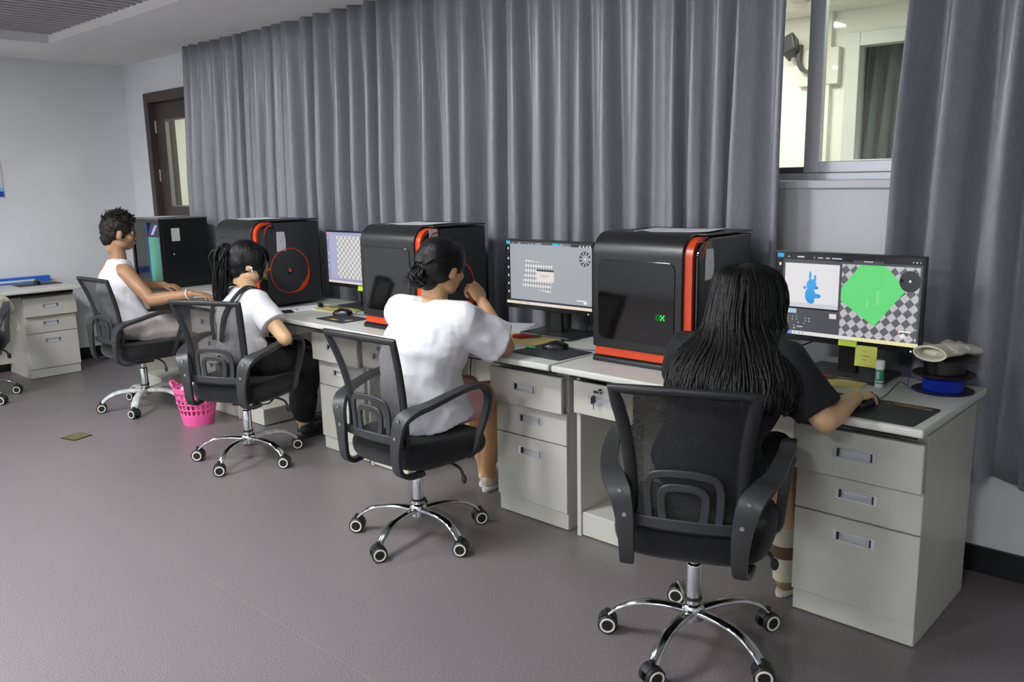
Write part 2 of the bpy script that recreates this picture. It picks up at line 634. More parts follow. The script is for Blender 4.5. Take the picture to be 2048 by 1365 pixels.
def curtain(x0t, x1t, x0b, x1b, y, zt, zb, label, seed, pitch=.15, amp=.052, mt=None, group=None):
    rnd = random.Random(seed)
    folds = [0.0]
    while folds[-1] < 1:
        folds.append(folds[-1] + pitch / (x1t - x0t) * rnd.uniform(.6, 1.45))
    folds = [q / folds[-1] for q in folds]
    amps = [amp * rnd.uniform(.55, 1.25) for _ in folds]
    phs = [rnd.uniform(-.5, .5) for _ in folds]
    per, rows = 16, 22
    cols = []
    for i in range(len(folds) - 1):
        for k in range(per):
            cols.append((i, k / per))
    cols.append((len(folds) - 2, 1.0))
    vs, fs = [], []
    for r in range(rows + 1):
        h = r / rows          # 0 at the top
        z = zt + (zb - zt) * h
        for (i, t) in cols:
            s = folds[i] + (folds[i + 1] - folds[i]) * t
            a = amps[i] * (1 - t) + amps[min(i + 1, len(amps) - 1)] * t
            a *= .55 + .6 * min(1, h * 2.2)
            w = 2 * pi * t
            wob = noise.noise(Vector((s * 9, h * 2.2, seed)))
            rg = ((1 + cos(w)) / 2) ** (1.3 + phs[i])
            yy = y + a * (1 - 2 * rg) + .32 * a * cos(2 * w + phs[i] * 6) + .02 * wob * h
            xx = (x0t + (x1t - x0t) * s) * (1 - h) + (x0b + (x1b - x0b) * s) * h
            xx += .018 * sin(w * 2 + phs[i]) * h + .03 * noise.noise(Vector((s * 14, h * 1.6, seed + 5))) * h
            vs.append((xx, yy, z + .006 * cos(w) * h))
    n = len(cols)
    for r in range(rows):
        for c in range(n - 1):
            fs.append((r * n + c, r * n + c + 1, (r + 1) * n + c + 1, (r + 1) * n + c))
    o = MB().add(vs, fs).build('curtain', mt or M_curtain, smooth=180)
    so = o.modifiers.new('thick', 'SOLIDIFY')
    so.thickness = .002
    return tag(o, label, 'curtain', group)


curtain(-5.56, -2.895, -5.62, -2.895, .766, ZC, .39, 'grey satin curtain drawn between the brown door and the middle of the long wall', 3)
curtain(-2.885, -0.815, -2.88, -0.80, .766, ZC, .385, 'grey satin curtain whose edge hangs beside the uncovered window pane', 11)
curtain(-0.345, 0.95, -0.40, 0.95, .766, ZC, .385, 'grey satin curtain hanging behind the filament spools at the end of the desk row', 5, pitch=.14)
curtain(-1.62, -0.15, -1.66, -0.35, CY1 + .32, 2.42, 1.35, 'dark grey curtain behind the far window across the corridor', 21, pitch=.09, amp=.03,
        mt=mat('dark_curtain', '8a8f8a', rough=.7))


# ------------------------------------------------------------------ desks
M_desk = mat('desk_offwhite_steel', 'c2c2b6', rough=0.42, var=0.015, vscale=5)
M_top = mat('desk_top_laminate', 'c9c9c2', rough=0.35, var=0.012, vscale=4)
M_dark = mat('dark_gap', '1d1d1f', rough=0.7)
M_chrome = mat('chrome', 'd6d8dc', rough=0.1, metal=1.0)
M_chrome_s = mat('chrome_satin', 'd9dadf', rough=0.25, metal=0.35)
W, D = 1.376, 0.64


def plate_hole(x0, x1, z0, z1, y0, y1, hx0, hx1, hz0, hz1):
    m = MB()
    m.box(x0, hx0, y0, y1, z0, z1)
    m.box(hx1, x1, y0, y1, z0, z1)
    m.box(hx0, hx1, y0, y1, z0, hz0)
    m.box(hx0, hx1, y0, y1, hz1, z1)
    # weld the four strips into one plate with a hole
    return m


def plate_ring(x0, x1, z0, z1, y0, y1, hx0, hx1, hz0, hz1):
    """closed plate with a rectangular hole, one piece"""
    o = [(x0, z0), (x1, z0), (x1, z1), (x0, z1)]
    i = [(hx0, hz0), (hx1, hz0), (hx1, hz1), (hx0, hz1)]
    vs = [(p[0], y0, p[1]) for p in o] + [(p[0], y0, p[1]) for p in i] + [(p[0], y1, p[1]) for p in o] + [(p[0], y1, p[1]) for p in i]
    fs = []
    for k in range(4):
        j = (k + 1) % 4
        fs += [(k, j, 4 + j, 4 + k), (8 + k, 12 + k, 12 + j, 8 + j), (k, 8 + k, 8 + j, j), (4 + k, 4 + j, 12 + j, 12 + k)]
    return MB().add(vs, fs)


def pull(parent, cx, cz, y, w=.135, h=.036):
    """recessed chrome cup pull"""
    m = plate_ring(cx - w / 2, cx + w / 2, cz - h / 2, cz + h / 2, y - .003, y + .001, cx - w / 2 + .012, cx + w / 2 - .012, cz - h / 2 + .004, cz + h / 2 - .004)
    x0, x1, z0, z1 = cx - w / 2 + .012, cx + w / 2 - .012, cz - h / 2 + .004, cz + h / 2 - .004
    n = 6
    rings = []
    for k in range(n + 1):
        a = pi * k / n
        rings.append([(x0, y + .016 * sin(a), z0 + (z1 - z0) * k / n), (x1, y + .016 * sin(a), z0 + (z1 - z0) * k / n)])
    m.loft(rings, cap=False, closed=False)
    m.cur = 1
    e = m
    e.box(x0, x0 + .006, y - .001, y + .006, z0 - .002, z1 + .002)
    e.box(x1 - .006, x1, y - .001, y + .006, z0 - .002, z1 + .002)
    m.mi = m.mi[:len(m.f)]
    return m.build('handle', [M_chrome_s, M_dark], parent, smooth=40)


def drawer(parent, x0, x1, z0, z1, y, hz, cx=None, lock=False):
    cx = (x0 + x1) / 2 if cx is None else cx
    m = plate_ring(x0, x1, z0, z1, y, y + .018, cx - .056, cx + .056, hz - .014, hz + .014)
    m.box(x0 + .012, x0 + .02, y + .018, y + .3, z0 + .02, z1 - .02)
    m.box(x1 - .02, x1 - .012, y + .018, y + .3, z0 + .02, z1 - .02)
    m.box(x0 + .02, x1 - .02, y + .03, y + .3, z0 + .02, z0 + .028)
    d = m.build('drawer', M_desk, parent, bevel=.0025)
    pull(d, cx, hz, y)
    if lock:
        MB().lathe([(.011, y - .006), (.011, y + .001)], 16, (cx - .005, 0, hz + .045), 'y').build('lock', M_chrome, d, smooth=40)
    return d


def desk(loc, rz, label, scale=1.0, group=None, left_unit=True):
    t = thing('office_desk', label, 'desk', loc, rz, group)
    t.scale = (scale,) * 3
    top = MB().box(-W + .003, -.003, 0, D, .724, .75).build('desk_top', M_top, t, bevel=.007, segs=3)
    px0, px1, py0, py1 = -.428, -.034, .165, .665
    ped = MB().box(px0, px1, py0 + .001, py1, .0, .69)
    ped.box(px0 + .02, px1 - .02, py0 + .02, D - .02, .69, .725)
    ped.build('pedestal', M_desk, t, bevel=.003)
    MB().box(px0, px1, py0 - .008, py0 + .002, 0.004, .075).build('plinth', M_desk, t, bevel=.002)
    drawer(t, px0 - .002, px1 + .002, .080, .372, py0 - .02, .310)
    drawer(t, px0 - .002, px1 + .002, .377, .516, py0 - .02, .455)
    drawer(t, px0 - .004, px1 + .004, .520, .672, py0 - .055, .602)
    # dark strip whose colour stands for the shadow gap under the top
    MB().box(-W + .02, -.05, .10, .16, .69, .7235).build('shadow_strip', M_dark, t)
    if left_unit:
        ux0, ux1 = -W + .012, -W + .30
        MB().box(ux0, ux0 + .02, .15, .64, 0, .7).build('side_panel', M_desk, t, bevel=.003)
        MB().box(ux1 - .02, ux1, .42, .64, .1, .53).build('side_panel', M_desk, t, bevel=.003)
        MB().box(ux0 + .02, ux1, .16, .62, 0.004, .105).build('base_box', M_desk, t, bevel=.003)
        drawer(t, ux0, ux1, .535, .668, .13, .600, lock=True)
    MB().box(-W + .03, px0, .60, .615, .08, .70).build('back_panel', M_desk, t)
    MB().box(-W + .02, px0 + .01, .17, .60, .678, .69).build('under_tray', M_desk, t)
    return t


DESKS = []
dl = ['off-white office desk holding the filament spools and the glue stick',
      'off-white office desk with the yellow board and red cutters beside a fist-propped elbow',
      'off-white office desk in front of the person wearing black overalls',
      'off-white office desk in front of the person in the white sleeveless top']
for i in range(4):
    DESKS.append(desk((-W * i - (.006 if i == 1 else 0), (0, .0, .012, .012)[i], 0), 0, dl[i], group='desks along the curtained wall'))
desk((-6.262, .10, 0), radians(90), 'off-white drawer desk standing against the bare white wall with a blue case on it', scale=.945, left_unit=False)


# ------------------------------------------------------------------ swivel chairs
M_plastic = mat('black_plastic', '1b1c1e', rough=0.45, bump=.04, bscale=400)
M_greyplastic = mat('grey_black_plastic', '2d2e31', rough=0.42)
M_cushion = mat('black_cushion_fabric', '111214', rough=0.85, spec=.3, sheen=.15, bump=.08, bscale=500)
M_net = mat_net('black_mesh_net', '191a1c')
M_tyre = mat('black_tyre', '141414', rough=0.5)
M_ring = mat('white_wheel_ring', 'd9d6c8', rough=0.5)
M_film = mat('plastic_film_wrap', 'b9bab8', rough=0.28, var=.2, vscale=30, bump=.9, bscale=45)
M_boltm = mat('bolt_steel', 'c9c9cc', rough=0.2, metal=1)


def back_point(a, h):
    """a across -1..1, h 0..1 bottom to top -> local point on the chair back"""
    z = .475 + .415 * h
    wd = .160 + .036 * h ** 1.6 - .010 * sin(pi * h)
    y = -.195 - .075 * h ** 1.7 + .012 * sin(pi * h) - .022 * (1 - a * a)
    return Vector((a * wd, y, z))


def make_chair(label, loc, heading, base_angle, group=None, film=()):
    t = thing('swivel_chair', label, 'chair', (loc[0], loc[1], 0), heading, group)
    # star base, built at the base's own angle relative to the chair
    for k in range(5):
        a = base_angle - heading + 2 * pi * k / 5
        dx, dy = cos(a), sin(a)
        wrapped = k in film
        path = spline([(dx * .025, dy * .025, .115), (dx * .10, dy * .10, .122), (dx * .18, dy * .18, .115), (dx * .235, dy * .235, .090), (dx * .268, dy * .268, .062)], 5)
        N = len(path)
        wd = lerp_list([.020, .019, .018, .019, .016], N)
        ht = lerp_list([.013, .012, .011, .010, .008], N)
        if wrapped:
            wd = [w * 1.35 for w in wd]
            ht = [h * 1.6 for h in ht]
        prof = lambda i, s: [(ht[i] * sin(q) if sin(q) > 0 else ht[i] * .6 * sin(q), wd[i] * cos(q)) for q in [2 * pi * j / 14 for j in range(14)]]
        MB().sweep(path, prof, up=(0, 0, 1)).build('leg', M_film if wrapped else M_chrome, t, smooth=60)
        # caster
        c = Vector((dx * .275, dy * .275, .0315))
        yaw = radians(-50) - heading + .45 * sin(k * 2.1 + base_angle)
        ax = Vector((cos(yaw), sin(yaw), 0))
        fw = Vector((-sin(yaw), cos(yaw), 0))
        h = MB()
        hood = []
        for s in (-.013, .013):
            hood.append([c + ax * s + (fw * cos(q) + Vector((0, 0, 1)) * sin(q)) * .0325 for q in [radians(-15) + radians(165) * j / 10 for j in range(11)]] + [c + ax * s + fw * (-.01) - Vector((0, 0, .004)), c + ax * s + fw * .012 - Vector((0, 0, .004))])
        h.loft(hood)
        h.tube([c + Vector((0, 0, .02)), c + Vector((0, 0, .045))], .009, 10)
        cas = h.build('caster', M_plastic, t, smooth=40)
        for s in (-1, 1):
            wpos = c + ax * s * .02
            rot = Matrix((ax, fw, Vector((0, 0, 1)))).transposed().to_4x4()
            w = MB().lathe([(.004, -.009), (.027, -.009), (.0315, -.005), (.0315, .005), (.027, .009), (.004, .009)], 20, axis='x')
            w.xform(Matrix.Translation(wpos) @ rot)
            w.build('wheel', M_tyre, cas, smooth=40)
            r = MB().lathe([(.0185, .0086 * s), (.0195, .0108 * s), (.0245, .0108 * s), (.0255, .0086 * s)], 20, axis='x', cap=False)
            r.xform(Matrix.Translation(wpos) @ rot)
            r.build('wheel_ring', M_ring, cas, smooth=40)
    MB().lathe([(.020, .085), (.034, .09), (.036, .13), (.030, .14), (.026, .142)], 20).build('hub', M_chrome, t, smooth=50)
    MB().lathe([(.024, .14), (.024, .27), (.022, .275), (.016, .278), (.016, .40)], 20).build('gas_lift', M_chrome, t, smooth=50)
    MB().lathe([(.027, .155), (.027, .165)], 20).build('collar', M_plastic, t, smooth=50)
    # mechanism and lever
    m = MB()
    m.box(-.07, .07, -.09, .09, .335, .372)
    m.box(-.045, .045, -.06, .06, .31, .34)
    m.build('tilt_mechanism', M_plastic, t, bevel=.006)
    lv = MB()
    lv.tube(spline([(.05, .02, .35), (.16, .03, .345), (.215, .035, .33), (.235, .035, .30)], 5), .006, 8)
    lv.ell((.238, .035, .29), (.013, .009, .02), 10, 8)
    lv.build('lever', M_plastic, t, smooth=60)
    # seat: rounded squarish cushion, waterfall front edge and rolled rear edge
    rings = []
    for q in range(13):
        th = -pi / 2 + pi * q / 12
        inset = .040 * (1 - cos(th))
        zz = .414 + .056 * sin(th)
        ring = []
        for j in range(40):
            a = 2 * pi * j / 40
            ex = .5
            cx = (abs(cos(a)) ** ex) * (1 if cos(a) >= 0 else -1)
            sy = (abs(sin(a)) ** ex) * (1 if sin(a) >= 0 else -1)
            wx, wy = .242 - inset, .225 - inset
            yy = wy * sy + .015
            drop = .028 * max(0, (yy - .12) / .12) ** 2
            dish = -.010 * max(0, 1 - (cx * wx / .2) ** 2) if q > 6 else 0
            ring.append((wx * cx * (1 - .06 * (sy < 0) * abs(sy)), yy, zz - drop + dish))
        rings.append(ring)
    cush = MB().loft(rings)
    cush.build('seat_cushion', M_cushion, t, smooth=60)
    # back frame: loop following the back outline
    outline = []
    K = 10
    for k in range(K + 1):
        outline.append(back_point(-1, k / K))
    for k in range(1, K):
        outline.append(back_point(-1 + 2 * k / K, 1) + Vector((0, 0, .006 * sin(pi * k / K))))
    for k in range(K + 1):
        outline.append(back_point(1, 1 - k / K))
    for k in range(1, K):
        outline.append(back_point(1 - 2 * k / K, 0))
    n_side = K + 1
    rr = []
    for i, p in enumerate(outline):
        rr.append((.020, .011) if (i < n_side or (2 * K <= i < 3 * K + 1)) else (.014, .010))
    fr = MB()
    fr.sweep(outline, lambda i, s: [(rr[i][1] * cos(q), rr[i][0] * sin(q)) for q in [2 * pi * j / 10 for j in range(10)]], up=(0, 1, 0), loop=True)
    bf = fr.build('back_frame', M_plastic, t, smooth=60)
    # net: a grid with UVs in metres
    nu, nv = 14, 16
    vs, fs, uvs = [], [], []
    for j in range(nv + 1):
        for i in range(nu + 1):
            a, h = -1 + 2 * i / nu, j / nv
            p = back_point(a, h)
            vs.append(p)
            uvs.append((p.x, .40 * h))
    for j in range(nv):
        for i in range(nu):
            fs.append((j * (nu + 1) + i, j * (nu + 1) + i + 1, (j + 1) * (nu + 1) + i + 1, (j + 1) * (nu + 1) + i))
    me = bpy.data.meshes.new('mesh_back')
    me.from_pydata(vs, [], fs)
    ul = me.uv_layers.new(name='UVMap')
    for lp in me.loops:
        ul.data[lp.index].uv = uvs[lp.vertex_index]
    me.polygons.foreach_set('use_smooth', [True] * len(me.polygons))
    me.materials.append(M_net)
    net = bpy.data.objects.new('mesh_back', me)
    COL.objects.link(net)
    net.parent = t
    # lumbar support: crossbar, outer arch and inner arch with two slots
    def bp(x, z, off=-.020):
        h = (z - .475) / .415
        p = back_point(max(-1, min(1, x / .16)), max(0, min(1, h)))
        return Vector((x, p.y + off, z))
    lb = MB()
    bar = [bp(x, .490 + .003 * (1 - (x / .16) ** 2)) for x in [-.165 + .33 * k / 12 for k in range(13)]]
    lb.sweep(bar, lambda i, s: [(.006, -.017), (.006, .017), (-.006, .017), (-.006, -.017)], up=(0, 1, 0))
    arch = [(-.098, .495), (-.102, .55), (-.102, .60), (-.088, .634), (-.04, .646), (0, .648), (.04, .646), (.088, .634), (.102, .60), (.102, .55), (.098, .495)]
    lb.sweep([bp(x, z) for x, z, _ in spline([(a, b, 0) for a, b in arch], 4)], lambda i, s: [(.005, -.0115), (.005, .0115), (-.005, .0115), (-.005, -.0115)], up=(0, 1, 0))
    arch2 = [(-.055, .495), (-.062, .545), (-.060, .585), (-.04, .602), (0, .606), (.04, .602), (.060, .585), (.062, .545), (.055, .495)]
    lb.sweep([bp(x, z) for x, z, _ in spline([(a, b, 0) for a, b in arch2], 4)], lambda i, s: [(.005, -.012), (.005, .012), (-.005, .012), (-.005, -.012)], up=(0, 1, 0))
    lb.build('lumbar_support', M_greyplastic, t, smooth=35, bevel=.003)
    # armrests: one looped band on each side
    for s in (-1, 1):
        path = [(.180, -.13, .350), (.168, -.195, .348), (.160, -.236, .375), (.160, -.246, .44), (.166, -.244, .51), (.182, -.236, .575), (.212, -.20, .612), (.240, -.13, .632), (.256, -.03, .656), (.262, .06, .668), (.262, .13, .656), (.260, .165, .615), (.256, .155, .55), (.248, .12, .46), (.240, .095, .395), (.215, .085, .372)]
        P = spline([(s * a, b, c) for a, b, c in path], 5)
        N = len(P)
        wd = lerp_list([.018, .021, .022, .025, .030, .036, .034, .028, .025, .024, .023, .021, .018, .016, .016, .015], N)
        th = lerp_list([.009, .010, .011, .011, .011, .012, .013, .012, .011, .011, .012, .011, .010, .009, .009, .008], N)
        prof = lambda i, q: [(wd[i] * x, th[i] * z) for x, z in ((-.9, -.8), (-1, 0), (-.8, .9), (0, 1), (.8, .9), (1, 0), (.9, -.8), (0, -.95))]
        arm = MB().sweep(P, prof, up=(1, 0, 0)).build('armrest', M_greyplastic, t, smooth=50)
        for bx, by, bz in ((.180, -.252, .583), (.164, -.258, .514)):
            MB().lathe([(.0065, -.004), (.0065, .002), (.004, .006)], 10, (s * bx, -by * -1 + .006, bz), 'y').build('bolt', M_boltm, arm, smooth=50)
    return t


G = 'mesh-backed swivel chairs in the row'
ch4 = make_chair('black mesh swivel chair under the person with long loose hair', (-.566, -.265), radians(22), radians(-12), G)
ch3 = make_chair('black mesh swivel chair under the person in the white T-shirt with a hair bun', (-1.872, -.275), radians(2), radians(-4.5), G)
ch2 = make_chair('black mesh swivel chair next to the pink basket, one base arm wrapped in film', (-3.34, -.21), radians(25), radians(9), G, film=(0,) if False else (1,))
ch1 = make_chair('black mesh swivel chair whose whole base is wrapped in clear film', (-4.862, -.09), radians(3), radians(-40), G, film=(0, 1, 2, 3, 4))
ch0 = make_chair('black swivel chair with a pale bag hung on it by the bare white wall', (-6.0, -.80), radians(75), radians(20))


# ------------------------------------------------------------------ 3-D printers
M_pshell = mat('printer_black_shell', '1c1d1f', rough=0.34, bump=.03, bscale=600)
M_pside = mat('printer_grey_side', '2e3034', rough=0.5, bump=.05, bscale=500)
M_pgloss = mat('printer_gloss_rim', '0e0f12', rough=0.08, coat=.5)
M_pgloss2 = mat('printer_base_gloss', '101114', rough=0.25)
M_orange = mat('printer_orange', 'c8431a', rough=0.32)
M_pglass = mat('printer_dark_window', '0b0a09', rough=0.07, spec=.6)
M_paper = mat('white_paper', 'dcdde0', rough=0.7)
M_note = mat('paper_note', 'c6c9cc', rough=0.7)
M_ink = mat('grey_ink', '7d8085', rough=0.8)


def side_profile(y0, y1, z0, z1, r, n=8, drop=0.0):
    """outline in (y, z): straight front, rounded top front edge"""
    o = [(y0 + .012, z0), (y1, z0), (y1, z1 - drop)]
    for k in range(n + 1):
        a = pi / 2 + pi / 2 * k / n
        o.append((y0 + r + r * cos(a), z1 - r + r * sin(a)))
    o.append((y0, z0 + .012))
    return o


def printer(loc, label, note=(.06, .42), display=False, group=None):
    t = thing('desktop_printer', label, 'printer', loc, 0, group)
    w = .225
    # local: front at y=0, base at z=0, right side at x=+w
    MB().prism(side_profile(.052, .43, .012, .492, .075), 'x', -w, w).build('body', M_pside, t, bevel=.006)
    # glossy rim round the front
    def wrap(d0, d1, z0, yend, R=.085, zt=.508):
        o = [(d0, z0), (d0, zt - R)]
        o += [(R + (R - d0) * cos(pi - pi / 2 * k / 10), zt - R + (R - d0) * sin(pi - pi / 2 * k / 10)) for k in range(1, 11)]
        o += [(yend, zt - d0), (yend, zt - d1)]
        o += [(R + (R - d1) * cos(pi / 2 + pi / 2 * k / 10), zt - R + (R - d1) * sin(pi / 2 + pi / 2 * k / 10)) for k in range(11)]
        return o + [(d1, z0)]
    MB().prism(wrap(.026, .062, .0, .125), 'x', -w - .002, w + .002).build('rim', M_pgloss, t, smooth=30)
    MB().prism([(-.004, .0), (.05, .0), (.05, .026), (.012, .026), (.0, .018)], 'x', -w, w).build('base_lip', M_pgloss2, t, bevel=.006, segs=3)
    MB().prism(wrap(.012, .05, .02, .12), 'x', -w + .006, w - .012).build('orange_trim', M_orange, t, smooth=30)
    # front shell that rolls over into the top cover
    prof = []
    r, z1, y1 = .085, .508, .435
    prof = [(.016, .055), (0, .062), (0, .30)]
    for k in range(11):
        a = pi - pi / 2 * k / 10
        prof.append((r + r * cos(a), z1 - r + r * sin(a)))
    prof += [(y1, .506), (y1, .498), (.11, .496)]
    for k in range(9):
        a = pi / 2 + pi / 2 * k / 8
        prof.append((r + (r - .014) * cos(a), z1 - r + (r - .014) * sin(a)))
    prof += [(.016, .30)]
    MB().prism(prof, 'x', -w + .002, w - .045).build('front_shell', M_pshell, t, smooth=30, bevel=.004)
    MB().prism([(.09, .5), (.435, .498), (.435, .505), (.09, .507)], 'x', w - .047, w).build('lid_edge', M_pshell, t, bevel=.002)
    # window in the door
    win = MB().prism(rrect(-w + .03, w - .075, .095, .405, .03), 'y', -.0035, .004).build('door_window', M_pglass, t, bevel=.002)
    # ring and swoosh on the right side
    ring = MB()
    cy, cz, R = .213, .210, .132
    prev = []
    for j in range(64):
        a = 2 * pi * j / 64
        d = abs((a - radians(-42) + pi) % (2 * pi) - pi)
        fat = .004 + .036 * max(0, 1 - d / .55) ** 1.5
        sq = 1 + .10 * max(0, 1 - d / .8)
        ro, ri = R * sq, R - .0035 - fat * .35
        prev.append([(w + .0005, cy + ro * cos(a), cz + ro * sin(a)), (w + .004, cy + ro * cos(a), cz + ro * sin(a)),
                     (w + .004, cy + ri * cos(a), cz + ri * sin(a)), (w + .0005, cy + ri * cos(a), cz + ri * sin(a))])
    ring.loft(prev, loop=True)
    ring.build('side_ring', M_orange, t, smooth=40)
    MB().lathe([(.020, w - .001), (.020, w + .004), (.012, w + .005)], 20, (0, cy, cz), 'x').build('ring_socket', M_pgloss, t, smooth=40)
    MB().lathe([(.011, w + .004), (.011, w + .007)], 16, (0, cy, cz), 'x').build('ring_button', M_orange, t, smooth=40)
    arc = MB()
    arc.sweep([(w + .002, .102 + .042 * cos(a), .43 + .046 * sin(a)) for a in [radians(185) - radians(105) * k / 10 for k in range(11)]],
              lambda i, s: [(.002, -.004), (.002, .004), (-.002, .004), (-.002, -.004)], up=(1, 0, 0))
    arc.build('side_arc', M_orange, t)
    if note:
        ny, nz = note
        n = MB()
        n.prism([(ny, nz - .075), (ny + .058, nz - .072), (ny + .062, nz - .02), (ny + .055, nz + .038), (ny + .004, nz + .04)], 'x', w + .0005, w + .0025)
        no = n.build('paper_note', M_note, t)
        MB().prism(rrect(ny + .027, ny + .033, nz - .02, nz - .012, .002, 2), 'x', w + .002, w + .003).build('print_mark', M_ink, no)
    if display:
        EG = emission('green_led', '35ff62', 1.2)
        EG2 = emission('green_led_dim', '1f9a3c', .8)
        px = .0031
        X = ('X..X', 'X..X', '.XX.', '.XX.', 'X..X', 'X..X')
        O = ('.OO.', 'O..O', 'O..O', 'O..O', 'O..O', '.OO.')
        for nm, pat, x0, m in (('display_digit', O, .073, EG2), ('display_letter', X, .093, EG)):
            d = MB()
            for r_, row in enumerate(pat):
                for c_, ch in enumerate(row):
                    if ch != '.':
                        d.box(x0 + c_ * .0042, x0 + c_ * .0042 + .0038, -.0050, -.003, .208 - r_ * .0036, .208 - r_ * .0036 + .0031)
            d.build(nm, m, win)['kind'] = 'stuff'
    return t


GP = 'black and orange desktop printers'
printer((-1.085, .185, .75), 'black and orange desktop printer showing a green lit readout in its window', (.078, .415), True, GP)
printer((-2.475, .115, .75), 'black and orange desktop printer half hidden behind the person with a hair bun', (.055, .455), False, GP)
printer((-3.868, .095, .75), 'black and orange desktop printer beside the person in black overalls', (.135, .40), False, GP)

# the other printer: black case, teal glazed front corner
t = thing('desktop_printer', 'plain black desktop printer with a teal glazed front, before the brown door', 'printer', (-5.33, .215, .75))
M_teal = mat('teal_glazing', '57b59a', rough=0.18, spec=.6, var=.18, vscale=5)
w = .23
MB().box(-w, w, .02, .36, .0, .485).build('body', mat('printer_black_case', '0e0f11', rough=.35), t, bevel=.004)
MB().box(-w - .002, w + .002, -.005, .365, .485, .492).build('top_plate', mat('grey_plate', '6f7678', rough=.4), t, bevel=.002)
fr = MB()
for q in ((-w, -w + .03, 0, .485), (w - .012, w, 0, .485), (-w + .03, w - .012, 0, .02), (-w + .03, w - .012, .46, .485)):
    fr.box(q[0], q[1], 0, .02, q[2], q[3])
fr.build('front_frame', mat('dark_frame', '17181b', rough=.3), t)
MB().box(-w + .03, .02, .008, .014, .02, .46).build('front_window', M_pglass, t)
MB().box(.02, .035, .002, .02, .02, .46).build('window_edge', mat('blue_edge', '2d3c86', rough=.3), t)
MB().box(.035, w - .012, .006, .014, .02, .36).build('teal_window', M_teal, t)
MB().prism([(.035, .36), (w - .012, .36), (w - .012, .46), (.10, .46)], 'y', .004, .014).build('control_panel', mat('dark_violet', '2b2740', rough=.3), t)
MB().prism([(.09, .375), (.13, .375), (.20, .445), (.165, .445)], 'y', .001, .006).build('panel_screen', mat('lilac_screen', 'a79fd0', rough=.3, emit=.25), t)
MB().box(w, w + .002, .085, .145, .33, .42).build('paper_note', M_note, t)
MB().lathe([(.006, w), (.006, w + .008), (.003, w + .010)], 12, (0, .09, .24), 'x').build('side_lock', M_chrome, t, smooth=40)


# ------------------------------------------------------------------ monitors
M_bezel = mat('monitor_black', '0d0d0f', rough=0.3)
M_mbase = mat('monitor_base', '2a2b2e', rough=0.38)


